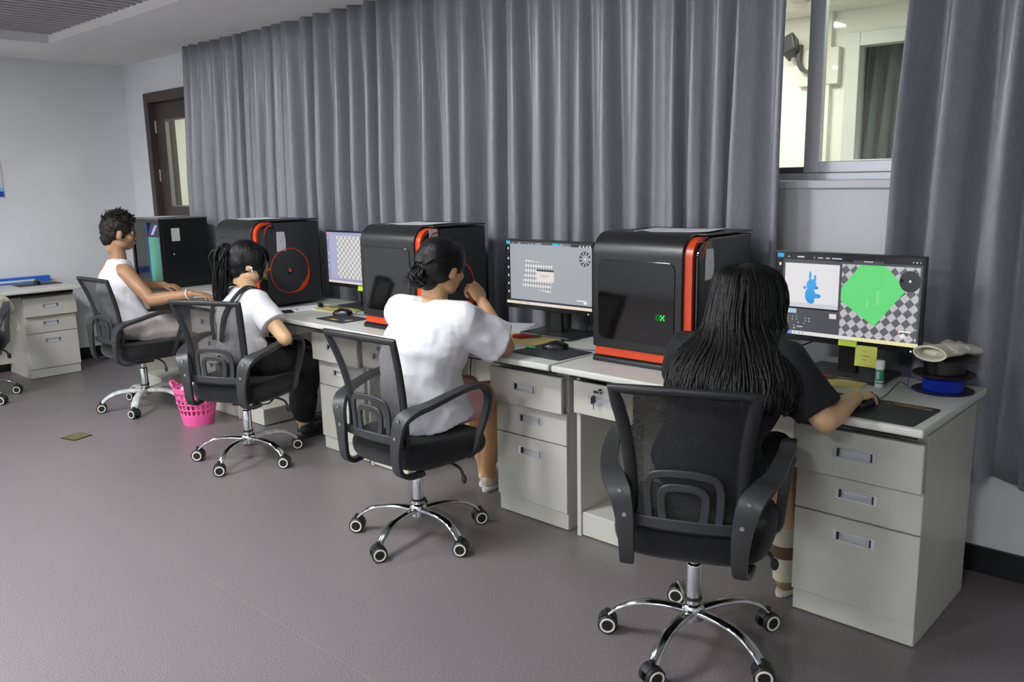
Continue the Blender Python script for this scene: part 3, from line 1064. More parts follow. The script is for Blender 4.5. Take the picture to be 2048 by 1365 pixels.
def screen_material(name, build):
    """screen picture drawn from UV rectangles and checks; build(add) receives a painter"""
    m = bpy.data.materials.new(name)
    m.use_nodes = True
    nt = m.node_tree
    nt.nodes.remove(nt.nodes['Principled BSDF'])
    uv = nt.nodes.new('ShaderNodeUVMap')
    sx = nt.nodes.new('ShaderNodeSeparateXYZ')
    nt.links.new(uv.outputs[0], sx.inputs[0])

    def math_(op, a, b=None, c=None):
        n = nt.nodes.new('ShaderNodeMath')
        n.operation = op
        for i, v in enumerate((a, b, c)):
            if v is None:
                continue
            if isinstance(v, (int, float)):
                n.inputs[i].default_value = v
            else:
                nt.links.new(v, n.inputs[i])
        return n.outputs[0]

    def lincomb(a, b, c):
        """a*u + b*v + c"""
        return math_('ADD', math_('MULTIPLY_ADD', sx.outputs[0], a, c), math_('MULTIPLY', sx.outputs[1], b))

    def band(val, lo, hi):
        return math_('MULTIPLY', math_('GREATER_THAN', val, lo), math_('LESS_THAN', val, hi))

    def both(a, b):
        return math_('MULTIPLY', a, b)

    class P:
        U, V = sx.outputs[0], sx.outputs[1]
        col = None

        def base(self, c):
            r = nt.nodes.new('ShaderNodeRGB')
            r.outputs[0].default_value = (*lin(c), 1)
            self.col = r.outputs[0]

        def put(self, mask, c):
            x = nt.nodes.new('ShaderNodeMix')
            x.data_type = 'RGBA'
            nt.links.new(mask, x.inputs[0])
            nt.links.new(self.col, x.inputs[6])
            if isinstance(c, str):
                x.inputs[7].default_value = (*lin(c), 1)
            else:
                nt.links.new(c, x.inputs[7])
            self.col = x.outputs[2]

        def rect(self, u0, v0, u1, v1, c):
            self.put(both(band(self.U, u0, u1), band(self.V, v0, v1)), c)

        def mask_rect(self, u0, v0, u1, v1):
            return both(band(self.U, u0, u1), band(self.V, v0, v1))

        def disc(self, cu, cv, r, c, ri=0.0, asp=1.78):
            d = math_('SQRT', math_('ADD', math_('POWER', math_('SUBTRACT', self.U, cu), 2.0),
                                    math_('POWER', math_('DIVIDE', math_('SUBTRACT', self.V, cv), asp), 2.0)))
            self.put(band(d, ri - .0001, r), c)

        def ellipse(self, cu, cv, ru, rv, c):
            d = math_('ADD', math_('POWER', math_('DIVIDE', math_('SUBTRACT', self.U, cu), ru), 2.0),
                      math_('POWER', math_('DIVIDE', math_('SUBTRACT', self.V, cv), rv), 2.0))
            self.put(math_('LESS_THAN', d, 1.0), c)

        def checks(self, mask, a, b, c0, d, e, f, c1, c2):
            """checks in the sheared frame (a u + b v + c0, d u + e v + f)"""
            p = math_('FLOOR', lincomb(a, b, c0))
            q = math_('FLOOR', lincomb(d, e, f))
            par = math_('PINGPONG', math_('ADD', p, q), 1.0)
            x = nt.nodes.new('ShaderNodeMix')
            x.data_type = 'RGBA'
            nt.links.new(par, x.inputs[0])
            x.inputs[6].default_value = (*lin(c1), 1)
            x.inputs[7].default_value = (*lin(c2), 1)
            self.put(mask, x.outputs[2])

        def quad(self, lines, c):
            """convex region: all a*u + b*v + c > 0"""
            m_ = None
            for (a, b, c0) in lines:
                g = math_('GREATER_THAN', lincomb(a, b, c0), 0.0)
                m_ = g if m_ is None else both(m_, g)
            if c is not None:
                self.put(m_, c)
            return m_
    p = P()
    p.both = both
    build(p)
    e = nt.nodes.new('ShaderNodeEmission')
    e.inputs[1].default_value = SCREEN_STRENGTH
    nt.links.new(p.col, e.inputs[0])
    g = nt.nodes.new('ShaderNodeBsdfGlossy')
    g.inputs['Roughness'].default_value = .25
    g.inputs[0].default_value = (.03, .03, .03, 1)
    ad = nt.nodes.new('ShaderNodeAddShader')
    nt.links.new(e.outputs[0], ad.inputs[0])
    nt.links.new(g.outputs[0], ad.inputs[1])
    nt.links.new(ad.outputs[0], nt.nodes['Material Output'].inputs[0])
    return m


SCREEN_STRENGTH = 0.80


def quad_lines(pts):
    """half-plane lines of a convex counter-clockwise polygon in (u, v)"""
    out = []
    for i in range(len(pts)):
        (x0, y0), (x1, y1) = pts[i], pts[(i + 1) % len(pts)]
        a, b = -(y1 - y0), (x1 - x0)
        out.append((a, b, -(a * x0 + b * y0)))
    return out


def scr_bunny(p):
    # window with a blue figure at left, green square on checks at right
    p.base('54555c')
    chk = p.mask_rect(.475, .045, .985, .905)
    k = 15.5
    p.checks(chk, k, k * .50, 0.3, -k, k * .62, 3.2, 'c4c3c8', '6b6970')
    p.put(p.both(chk, p.quad(quad_lines([(.71, .195), (.91, .655), (.765, .905), (.60, .905), (.47, .61), (.47, .47)]), None)), '6fe084')
    p.rect(.715, .45, .735, .62, '86e894')
    p.rect(.65, .40, .662, .52, '86e894')
    p.disc(.925, .745, .068, '3d3e42')
    p.rect(.918, .735, .932, .76, 'eeeeee')
    p.disc(.872, .75, .012, '141416')
    p.rect(.86, .16, .945, .18, 'f4f1ee')
    p.rect(.86, .16, .872, .18, 'e05b4c')
    p.quad(quad_lines([(.895, .085), (.925, .11), (.905, .15), (.875, .12)]), 'f0eeee')
    # left viewer
    p.rect(.062, .345, .458, .885, 'e9e7ea')
    p.rect(.062, .345, .458, .40, 'd2d3dc')
    p.ellipse(.255, .50, .038, .095, '3f9fe6')
    p.ellipse(.262, .625, .036, .072, '48a9ee')
    p.ellipse(.250, .735, .009, .06, '48a9ee')
    p.ellipse(.285, .71, .009, .045, '48a9ee')
    p.ellipse(.298, .595, .016, .02, '3f93d6')
    p.ellipse(.300, .495, .034, .028, '3f9fe6')
    p.ellipse(.262, .43, .026, .032, '3a96de')
    p.ellipse(.214, .59, .011, .022, '48a9ee')
    p.rect(.062, .325, .46, .345, '1e1f24')
    p.rect(.064, .265, .11, .32, 'e8e8e8')
    p.rect(.112, .265, .158, .32, 'a9cde6')
    p.rect(.40, .235, .45, .295, 'e4dedd')
    for i, v in enumerate((.245, .215, .18, .145, .11)):
        p.rect(.066, v, .066 + (.02, .034, .036, .036, .032)[i], v + .012, 'b9bac0')
    for u, v, wd in ((.13, .215, .006), (.13, .18, .006), (.16, .215, .006), (.16, .18, .006), (.225, .205, .007), (.225, .17, .007), (.25, .205, .012), (.25, .17, .012), (.17, .145, .012), (.215, .14, .006), (.14, .105, .008), (.165, .095, .045), (.14, .07, .016)):
        p.rect(u, v, u + wd, v + .012, 'd0d0d4')
    # tool bars
    p.rect(0, .045, .046, 1, '15161a')
    p.rect(.0, .93, 1, 1, '2a2b30')
    p.rect(.55, .93, .75, .955, '515259')
    p.rect(.62, .937, .68, .95, 'c9c9cc')
    p.rect(.15, .955, .2, .972, 'dcdcdc')
    for u, wd in ((.08, .012), (.27, .008), (.30, .035), (.355, .03), (.40, .07), (.935, .006), (.955, .01), (.98, .006)):
        p.rect(u, .953, u + wd, .968, 'c9c9cc')
    p.rect(0, .95, .048, 1, '3fb0ea')
    p.quad(quad_lines([(.018, .84), (.032, .86), (.026, .89), (.012, .875)]), 'f2f2f2')
    p.quad(quad_lines([(.014, .655), (.020, .65), (.036, .70), (.030, .71)]), 'f2f2f2')
    p.rect(.012, .545, .034, .556, 'f2f2f2')
    p.rect(.020, .50, .026, .55, 'f2f2f2')
    p.rect(.012, .40, .034, .425, 'd8d8d8')
    # task bar
    p.rect(0, 0, 1, .045, 'e9e6e4')
    p.rect(.55, 0, 1, .045, 'efeab4')
    p.rect(.085, 0, .13, .045, '7f9bf0')
    for u in (.145, .18, .205):
        p.rect(u, .012, u + .012, .034, '8fb8c8')


def scr_grid(p):
    p.base('a9afb6')
    k = 33
    q = p.quad(quad_lines([(.20, .285), (.535, .215), (.565, .655), (.235, .72)]), None)
    p.checks(q, k, k * .36, 0.0, -k, k * .42, 3.0, 'e4e4e4', '9d9fa6')
    p.rect(.372, .38, .575, .565, 'efe3dc')
    p.rect(.372, .545, .575, .57, '30323a')
    for u, v, wd in ((.41, .475, .12), (.44, .455, .06), (.53, .392, .025)):
        p.rect(u, v, u + wd, v + .008, 'b0a8a6')
    p.disc(.925, .775, .062, '3c3e46', ri=.038)
    p.rect(.955, .745, .995, .80, 'a9afb6')
    for a in range(9):
        an = radians(40 + a * 35)
        p.disc(.925 + .050 * cos(an), .775 + .050 * 1.78 * sin(an), .007, 'e6e6e6')
    p.rect(.918, .757, .930, .79, 'eeeeee')
    p.rect(.83, .135, .925, .152, 'f2efea')
    p.rect(.91, .095, .945, .14, 'f2efea')
    p.rect(0, .045, 1, .075, '3f4350')
    p.rect(0, .045, .05, 1, '26272e')
    p.rect(0, .955, 1, 1, '55565c')
    p.rect(.0, .945, .052, 1, '48b6d8')
    p.rect(.56, .952, .64, .985, '4cc0e0')
    p.rect(.64, .952, .77, .985, '7b7c84')
    p.rect(.77, .945, 1, .985, '3a3b42')
    for u, wd in ((.08, .012), (.15, .03), (.25, .006), (.28, .01), (.31, .02), (.36, .07), (.65, .03), (.96, .01)):
        p.rect(u, .963, u + wd, .975, 'd0d0d0')
    for u in (.87, .91, .945, .98):
        p.disc(u, .957, .009, 'e2e2e2')
    for v in (.86, .70, .56, .43, .30, .17):
        p.rect(.018, v, .034, v + .035, 'd8d8d8')
    p.rect(0, 0, 1, .045, 'f0e2d4')
    for u in (.16, .24, .27):
        p.rect(u, .012, u + .014, .034, 'b6b79c')


def scr_check(p):
    p.base('b3b5d2')
    k = 40
    p.checks(p.mask_rect(.19, .10, .82, .93), 26, 0, 0.2, 0, 17.0, .3, 'e6e4e2', 'b7b5b6')
    p.rect(0, .045, 1, .09, 'a3a5c8')
    p.rect(0, .045, .05, 1, '9a9cc0')
    p.rect(0, .955, 1, 1, 'a9abcf')
    p.rect(0, .93, .045, 1, 'e59aa6')
    p.rect(.015, .86, .03, .9, 'efd9e2')
    for v in (.55, .42, .30):
        p.rect(.015, v, .03, v + .04, 'efd9e2')
    p.rect(0, 0, 1, .045, 'ecd8d2')


def monitor(loc, rz, label, scr, strip=None, group=None):
    t = thing('monitor', label, 'monitor', loc, rz, group)
    w, z0, z1 = .262, .118, .442
    MB().box(-w, w, 0, .022, z0, z1).build('bezel', M_bezel, t, bevel=.003)
    MB().prism([(.02, z0 + .04), (.055, z0 + .07), (.055, z1 - .10), (.02, z1 - .03)], 'x', -w * .8, w * .8).build('rear_housing', M_bezel, t, bevel=.01)
    sx, s0, s1 = w - .009, z0 + .022, z1 - .009
    me = bpy.data.meshes.new('screen')
    me.from_pydata([(-sx, -.0012, s0), (sx, -.0012, s0), (sx, -.0012, s1), (-sx, -.0012, s1)], [], [(0, 1, 2, 3)])
    ul = me.uv_layers.new(name='UVMap')
    for i, c in enumerate(((0, 0), (1, 0), (1, 1), (0, 1))):
        ul.data[i].uv = c
    me.materials.append(screen_material('screen_picture', scr))
    s = bpy.data.objects.new('screen', me)
    COL.objects.link(s)
    s.parent = t
    MB().prism([(-.035, .012), (.035, .012), (.03, .25), (-.03, .25)], 'y', .055, .075).build('neck', M_bezel, t, bevel=.004)
    MB().prism(rrect(-.15, .15, -.035, .175, .012), 'z', 0.0, .014).build('base', M_mbase, t, bevel=.004)
    MB().lathe([(.003, -.0015), (.003, .001)], 8, (w - .03, 0, z0 + .008), 'y').build('power_light', emission('white_led', 'ffffff', 1.0), t)
    return t


GM = 'monitors along the desk row'
monitor((-.432, .475, .75), radians(-1), 'black monitor showing a blue bunny figure and a green square', scr_bunny, group=GM)
monitor((-1.772, .455, .75), radians(0), 'black monitor showing a tilted white grid on a grey window', scr_grid, group=GM)
monitor((-3.218, .46, .75), radians(0), 'black monitor showing a pale lilac window with a checked sheet', scr_check, group=GM)


# ------------------------------------------------------------------ things on the desks
ZD = .7502
M_pad = mat('dark_mouse_pad', '23242b', rough=0.6, bump=.05, bscale=900)
M_mouse = mat('black_mouse', '141518', rough=0.25)
M_yellow = mat('pale_yellow_board', 'c9b973', rough=0.55, var=.04, vscale=12)
M_page = mat('page_block', 'd8d6cc', rough=.8)
M_red = mat('red_grip', 'a11f2b', rough=0.35)
M_tool = mat('tool_steel', '6b6e70', rough=0.35, metal=.9)
M_cord = mat('black_cord', '121214', rough=0.5)
M_sticky = mat('yellow_sticky', 'dbe06c', rough=0.7)
M_sticky2 = mat('lime_sticky', 'bfe04a', rough=0.7)
M_gold = mat('gold_print', 'c79a2c', rough=0.5)


def slab(name, pts, z0, z1, m, parent=None, bevel=.0008):
    return MB().prism(pts, 'z', z0, z1).build(name, m, parent, bevel=bevel)


def text_mesh(name, s, size, m, parent, M):
    cu = bpy.data.curves.new(name, 'FONT')
    cu.body = s
    cu.size = size
    cu.extrude = .0002
    ob = bpy.data.objects.new('tmp_text', cu)
    COL.objects.link(ob)
    dg = bpy.context.evaluated_depsgraph_get()
    me = bpy.data.meshes.new_from_object(ob.evaluated_get(dg))
    bpy.data.objects.remove(ob)
    me.name = name
    me.transform(M)
    me.materials.clear()
    me.materials.append(m)
    o = bpy.data.objects.new(name, me)
    COL.objects.link(o)
    o.parent = parent
    return o


def make_mouse(loc, rz, label, cord):
    t = thing('computer_mouse', label, 'mouse', loc, rz, 'mice on the desks')
    rings = []
    for k in range(11):
        s = k / 10
        y = -.055 + .11 * s
        w = .031 * (max(0.02, 1 - (2 * s - 1) ** 4)) ** .5 * (1 - .08 * sin(pi * s))
        h = .036 * (max(.02, sin(pi * (.12 + .80 * (1 - s))))) ** .8
        rings.append([(w * cos(a), y, .001 + max(0, h * sin(a) ** .8) if sin(a) > 0 else .001) for a in [pi * j / 12 for j in range(13)]] + [(-w * .8, y, .001), (w * .8, y, .001)])
    MB().loft(rings).build('shell', M_mouse, t, smooth=50)
    MB().lathe([(.002, -.003), (.008, -.003), (.008, .003), (.002, .003)], 14, (0, .03, .026), 'x').build('scroll_wheel', M_plastic, t, smooth=40)
    if cord:
        MB().tube(spline([Vector(p) for p in cord], 6), .0016, 6).build('mouse_cord', M_cord, t, smooth=60)
    return t


# outer-end desk -----------------------------------------------------
pad = thing('mouse_pad', 'black printed gaming mouse pad with gold lettering near the desk corner', 'mouse pad', (-.20, .14, ZD), radians(-2))
slab('pad', rrect(-.165, .165, -.118, .118, .012), 0, .003, M_pad, pad)
m = mat('pad_picture', '3b2326', rough=.6)
nt = m.node_tree
tcn = nt.nodes.new('ShaderNodeTexCoord')
nz = nt.nodes.new('ShaderNodeTexNoise')
nz.inputs['Scale'].default_value = 26
cr = nt.nodes.new('ShaderNodeValToRGB')
cr.color_ramp.elements[0].position = .42
cr.color_ramp.elements[0].color = (*lin('241d22'), 1)
cr.color_ramp.elements[1].position = .72
cr.color_ramp.elements[1].color = (*lin('94605f'), 1)
nt.links.new(tcn.outputs['Object'], nz.inputs['Vector'])
nt.links.new(nz.outputs[0], cr.inputs[0])
nt.links.new(cr.outputs[0], nt.nodes['Principled BSDF'].inputs['Base Color'])
slab('pad_print', [(-.06 + .055 * cos(a) * (1 + .2 * sin(3 * a)), .03 + .075 * sin(a) * (1 + .2 * cos(4 * a))) for a in [2 * pi * k / 28 for k in range(28)]], .003, .0032, m, pad, bevel=0)
text_mesh('pad_lettering', 'BATTLEGROUNDS', .0165, M_gold, pad, Matrix.Translation((.012, .082, .0033)))['kind'] = 'stuff'
text_mesh('pad_lettering', "PLAYERUNKNOWN'S", .0095, M_gold, pad, Matrix.Translation((.032, .100, .0033)))['kind'] = 'stuff'
make_mouse((-.232, .175, ZD + .003), radians(-12), 'black mouse under the hand on the printed pad',
           [(0, .05, .008), (0, .09, .004), (-.015, .15, .006), (-.02, .22, .03), (-.03, .28, .012)])


def board(pts, label, z=ZD, group='yellow boards on the desks'):
    t = thing('yellow_board', label, 'board', (0, 0, z), 0, group)
    cx, cy = sum(p[0] for p in pts) / len(pts), sum(p[1] for p in pts) / len(pts)
    slab('page_block', pts, 0, .006, M_page, t)
    slab('cover', [(cx + (x - cx) * 1.006, cy + (y - cy) * 1.006) for x, y in pts], .006, .0085, M_yellow, t)
    return t


def cutters(loc, rz, label):
    t = thing('side_cutters', label, 'cutters', loc, rz, 'red-handled cutters')
    for s in (-1, 1):
        P = spline([(s * .004, .012, .008), (s * .013, -.015, .009), (s * .018, -.045, .009), (s * .012, -.085, .008)], 5)
        MB().tube(P, lerp_list([.0045, .007, .0078, .006], len(P)), 8).build('handle', M_red, t, smooth=60)
    j = MB()
    j.prism([(-.010, .008), (.010, .008), (.009, .022), (.003, .042), (-.003, .042), (-.009, .022)], 'z', .003, .012)
    j.build('jaw', M_tool, t, bevel=.001)
    MB().lathe([(.004, .012), (.004, .014)], 10, (0, .014, 0)).build('rivet', M_chrome, t)
    return t


board([(-.60, .40), (-.455, .30), (-.312, .34), (-.318, .425), (-.40, .432), (-.58, .432)], 'yellow board with red cutters, under the monitor bearing sticky notes')
cutters((-.455, .405, ZD + .0088), radians(-62), 'red-handled cutters on the yellow board beside the glue stick')

t = thing('glue_stick', 'white and green glue stick standing near the filament spools', 'glue stick', (-.281, .43, ZD))
MB().lathe([(.0135, 0), (.0145, .002), (.0145, .012), (.0135, .013)], 20).build('base_knob', M_white, t, smooth=40)
MB().lathe([(.0138, .012), (.0138, .062)], 20).build('barrel', mat('green_label', '3f9d78', rough=.4), t, smooth=40)
lbl = MB()
for a0, a1, z0, z1 in ((-2.05, -1.35, .030, .055),):
    n = 5
    lbl.loft([[(.0142 * cos(a0 + (a1 - a0) * k / n), .0142 * sin(a0 + (a1 - a0) * k / n), z) for k in range(n + 1)] for z in (z0, z1)], cap=False, closed=False)
lo = lbl.build('label_panel', M_white, t)
lm = MB()
for k in range(3):
    lm.add([(.0145 * cos(a), .0145 * sin(a), .034 + k * .007 + dz) for dz in (0, .004) for a in (-1.82, -1.58)], [(0, 1, 3, 2)])
lm.build('label_marks', M_ink, lo)['kind'] = 'stuff'
bd = MB()
bd.lathe([(.0141, .018), (.0141, .023)], 20, cap=False)
bd.build('white_band', M_white, t, smooth=40)
MB().lathe([(.0145, .062), (.0145, .088), (.0135, .091), (.004, .092)], 20).build('cap', M_white, t, smooth=40)

# two filament spools, one on the other
M_spool = mat('black_spool', '141417', rough=.35)
M_blue = mat('blue_filament', '1f3fd0', rough=.35, var=.25, vscale=4, bump=.9, bscale=60, stretch=(.3, .3, 14))
M_blackfil = mat('black_filament', '0c0c0e', rough=.35)
SX, SY = -.105, .515


def spool(z, label, fm, strand):
    t = thing('filament_spool', label, 'spool', (SX, SY, z), 0, 'filament spools in one stack')
    for zz in (0, .054):
        MB().lathe([(.027, zz), (.094, zz), (.0955, zz + .0015), (.094, zz + .003), (.027, zz + .003)], 48).build('flange', M_spool, t, smooth=40)
    MB().lathe([(.026, .002), (.030, .002), (.030, .055), (.026, .055)], 24, cap=False).build('core', M_spool, t, smooth=40)
    prof = [(.031, .004)]
    for k in range(17):
        prof.append((.0625 + .0010 * (k % 2) , .004 + .049 * k / 16))
    prof.append((.031, .053))
    fil = MB().lathe(prof, 40)
    fil.build('wound_filament', fm, t, smooth=60)
    if strand:
        P = spline(strand, 8)
        MB().tube(P, .0011, 6).build('loose_strand', fm, t, smooth=60)
    return t


spool(ZD, 'lower spool wound with bright blue filament at the desk corner', M_blue,
      [(.02, -.064, .03), (-.03, -.062, .036), (-.07, -.04, .034), (-.115, .0, .034), (-.135, .04, .038), (-.118, .05, .035), (-.11, .0, .018), (-.09, -.055, .006), (-.04, -.075, .005), (.03, -.085, .005), (.06, -.06, .007)])
spool(ZD + .0572, 'upper all-black spool carrying the pale work glove', M_blackfil, None)


def remeshed(mb, voxel, smooth_it, name, mats, parent, fold=0.0, fscale=14.0, fstretch=(1, 1, 1), seed=0, keep=None):
    """fuse overlapping shells into one surface"""
    o = mb.build('tmp_remesh', mats)
    r = o.modifiers.new('r', 'REMESH')
    r.mode = 'VOXEL'
    r.voxel_size = voxel
    if smooth_it:
        s = o.modifiers.new('s', 'SMOOTH')
        s.factor = .5
        s.iterations = smooth_it
    dg = bpy.context.evaluated_depsgraph_get()
    me = bpy.data.meshes.new_from_object(o.evaluated_get(dg))
    bpy.data.objects.remove(o)
    me.name = name
    if fold:
        nrm = [v.normal.copy() for v in me.vertices]
        for v, n in zip(me.vertices, nrm):
            q = Vector((v.co.x * fstretch[0], v.co.y * fstretch[1], v.co.z * fstretch[2])) * fscale
            q += Vector((seed, seed * 1.7, 0))
            d = noise.noise(q) * .65 + (1 - abs(noise.noise(q * .6 + Vector((9, 3, 1))))) ** 3 * .6 - .3 + .3 * noise.noise(q * 2.3)
            v.co += n * (fold * d)
    if keep:
        bm = bmesh.new()
        bm.from_mesh(me)
        bmesh.ops.delete(bm, geom=[f for f in bm.faces if not keep(f.calc_center_median())], context='FACES')
        bm.to_mesh(me)
        bm.free()
    me.polygons.foreach_set('use_smooth', [True] * len(me.polygons))
    me.materials.clear()
    for m_ in (mats if isinstance(mats, (list, tuple)) else [mats]):
        me.materials.append(m_)
    ob = bpy.data.objects.new(name, me)
    COL.objects.link(ob)
    if parent:
        ob.parent = parent
    return ob


# work glove lying on the stack, cuff towards the room
M_glove = mat('cream_glove_cotton', 'cfcbb8', rough=.9, bump=.3, bscale=140)
gz = ZD + .0572 * 2
t = thing('work_glove', 'cream cotton work glove lying on the black spool', 'glove', (SX + .008, SY - .012, gz), radians(-12))
g = MB()
g.ell((0, .0, .024), (.055, .075, .020))
g.ell((-.01, -.035, .022), (.050, .05, .019))
for i, (fx, fl) in enumerate(((-.038, .085), (-.013, .1), (.013, .095), (.036, .075))):
    P = spline([(fx, .045, .026), (fx * 1.15, .045 + fl * .55, .030 - .004 * i), (fx * 1.25, .045 + fl, .012)], 4)
    g.tube(P, lerp_list([.015, .0145, .012], len(P)), 8)
    g.ell(P[-1], .012, 8, 6)
P = spline([(-.04, -.02, .024), (-.075, .0, .026), (-.115, .015, .022)], 4)
g.tube(P, lerp_list([.017, .015, .012], len(P)), 8)
g.ell(P[-1], .012, 8, 6)
remeshed(g, .004, 4, 'hand_part', M_glove, t, fold=.003, fscale=40)
cuff = []
for yy, ww, hh in ((-.02, .052, .019), (-.06, .051, .021), (-.095, .056, .026)):
    cuff.append([(ww * cos(a) - .008, yy, .024 + hh * sin(a)) for a in [2 * pi * k / 28 for k in range(28)]])
for yy, ww, hh in ((-.094, .050, .019), (-.06, .044, .014)):
    cuff.append([(ww * cos(a) - .008, yy, .024 + hh * sin(a)) for a in [2 * pi * k / 28 for k in range(28)]])
MB().loft(cuff, cap=False).build('cuff', M_glove, t, smooth=70)

# sticky notes on the monitors
def sticky(u0, loc, w, h, m, label, lines=0, rz=0.0):
    t = thing(u0, label, 'sticky note', loc, rz, 'sticky notes on monitors')
    rings = []
    for k in range(7):
        s = k / 6
        rings.append([(-w / 2, -.0003 - .004 * s * s, -h * s), (w / 2, -.0003 - .006 * s * s, -h * s), (w / 2, -.0009 - .006 * s * s, -h * s), (-w / 2, -.0009 - .004 * s * s, -h * s)])
    n = MB().loft(rings).build('sheet', m, t, smooth=30)
    if lines:
        ink = MB()
        rnd = random.Random(4)
        for r_, (c0, c1) in enumerate(((-.016, -.002), (-.018, .012), (-.010, .002))):
            x = c0
            while x < c1:
                z = -h * (.28 + .2 * r_)
                y = -.0014 - .005 * (z / h) ** 2
                ink.box(x, x + .003, y, y + .0004, z - .004 * rnd.random(), z + .002)
                x += .0055
        ink.build('handwriting', mat('faint_ink', '9a8a4e', rough=.8), n)['kind'] = 'stuff'
    return t


sticky('sticky_note', (-.346, .4733, .8765), .074, .072, M_sticky, 'square yellow sticky note hanging below a monitor bezel, handwritten', 1)
sticky('sticky_note', (-.412, .4742, .8885), .064, .019, M_sticky2, 'narrow lime sticky strip beside the square yellow note', 0)
sticky('sticky_note', (-3.142, .4592, .884), .098, .026, M_sticky2, 'small lime sticky strip on the monitor with the lilac window', 0)

# monitor cables
for nm, loc, pts in (('monitor_cable', (-.50, .50, .90), [(0, .04, 0), (-.08, .08, -.05), (-.17, .09, -.09), (-.22, .11, -.10), (-.22, .16, -.149)]),
                     ('monitor_cable', (-1.70, .49, .90), [(0, .03, 0), (.05, .07, -.03), (.075, .06, -.08), (.06, .08, -.12), (.05, .12, -.148)])):
    t = MB().tube(spline(pts, 6), .003, 8).build(nm, M_cord, loc=loc, smooth=60)
    tag(t, 'black cable drooping behind the monitor with ' + ('sticky notes' if loc[0] > -1 else 'the white grid picture'), 'cable')

# second desk --------------------------------------------------------
pad = thing('mouse_pad', 'plain dark mouse pad with a green clip on it', 'mouse pad', (-1.535, .195, ZD), radians(-3))
slab('pad', rrect(-.14, .14, -.105, .105, .010), 0, .003, M_pad, pad)
slab('brand_stripe', rrect(.02, .085, -.088, -.082, .002), .003, .0033, mat('grey_print', '6d6e74', rough=.6), pad, bevel=0)
make_mouse((-1.56, .255, ZD + .003), radians(-52), 'black mouse on the dark pad beside a green clip',
           [(0, .05, .008), (.01, .08, .003), (.035, .13, .002), (.05, .2, .002), (.03, .27, .003), (.06, .33, .003), (.08, .42, .003)])
t = thing('green_clip', 'small bright green clip lying on the mouse pad', 'clip', (-1.648, .195, ZD + .003), radians(30))
M_green = mat('bright_green', '27c46a', rough=.4)
MB().box(-.022, .022, -.006, .0, .001, .008).build('jaw', M_green, t, bevel=.002)
MB().box(-.020, .010, .001, .007, .001, .006).build('jaw', M_green, t, bevel=.002)
MB().lathe([(.003, .0), (.003, .010)], 8, (-.004, .0, 0)).build('hinge_pin', M_white, t)
board([(-1.985, .34), (-1.80, .195), (-1.665, .24), (-1.66, .412), (-1.95, .412)], 'yellow board with red cutters and a dark ring print, beside the plain pad')
MB().lathe([(.012, ZD + .0087), (.012, ZD + .0091), (.018, ZD + .0091), (.018, ZD + .0087)], 20, (-1.905, .345, 0), cap=False).build('ring_print', mat('dark_print', '5b4a2c', rough=.8), bpy.data.objects['yellow_board.001'], loc=(0, 0, -ZD), smooth=40)
cutters((-1.79, .36, ZD + .0088), radians(-50), 'red-handled cutters on the yellow board beside a propped elbow')
t = thing('paper_stack', 'loose white printed sheets beside the printer, behind the propped forearm', 'paper', (-2.09, .50, ZD), radians(20))
for k, (a, dx) in enumerate(((0, 0), (.09, .012), (-.08, -.01))):
    o = MB().box(-.105, .105, -.148, .148, .0006 * k, .0006 * k + .0005).build('sheet', M_paper, t, loc=(dx, dx, 0), rot=(0, 0, a))
MB().ell((-.02, -.08, .0019), (.02, .02, .0002), 14, 4).build('print', M_ink, t)
t = thing('power_adapter', 'white adapter and cable by the printer with the green readout', 'adapter', (-1.405, .46, ZD), radians(10))
MB().box(-.022, .022, -.03, .03, 0, .035).build('adapter_body', mat('ivory_plastic', 'd6d2c0', rough=.4), t, bevel=.008, segs=3)
MB().tube(spline([(0, -.03, .01), (-.02, -.06, .004), (.0, -.11, .003), (.03, -.10, .003), (.02, -.05, .003)], 6), .0025, 6).build('lead', mat('ivory_plastic', 'd6d2c0'), t, smooth=60)

# third desk ---------------------------------------------------------
pad = thing('mouse_pad', 'dark mouse pad with yellow and white prints, beside the small tools', 'mouse pad', (-2.985, .19, ZD), radians(-3))
slab('pad', rrect(-.125, .125, -.09, .09, .010), 0, .003, M_pad, pad)
slab('yellow_print', [(-.05, -.055), (.02, -.06), (.03, -.04), (-.04, -.035)], .003, .0033, M_gold, pad, bevel=0)
slab('white_print', [(.06, -.035), (.10, -.04), (.105, .0), (.07, .005)], .003, .0033, mat('pale_print', '8b8b93', rough=.6), pad, bevel=0)
make_mouse((-3.085, .265, ZD + .003), radians(-50), 'black mouse on the pad with yellow and white prints',
           [(0, .05, .008), (.01, .08, .004), (.03, .12, .003), (.06, .16, .003)])
board([(-3.46, .40), (-3.40, .285), (-3.165, .285), (-3.10, .36), (-3.12, .415), (-3.30, .43)], 'yellow board with dark tools lying on it')
t = thing('tool_pouch', 'short black rolled pouch on the yellow board', 'pouch', (-3.43, .355, ZD + .0088), radians(-28))
P = spline([(-.055, 0, .014), (-.02, .003, .015), (.03, -.002, .014), (.06, 0, .013)], 5)
MB().tube(P, lerp_list([.012, .0148, .014, .011], len(P)), 10).build('roll', M_cushion, t, smooth=60)
MB().lathe([(.0165, .0), (.0165, .008)], 14, (.03, 0, .0145), 'x').build('band', M_plastic, t, smooth=40)
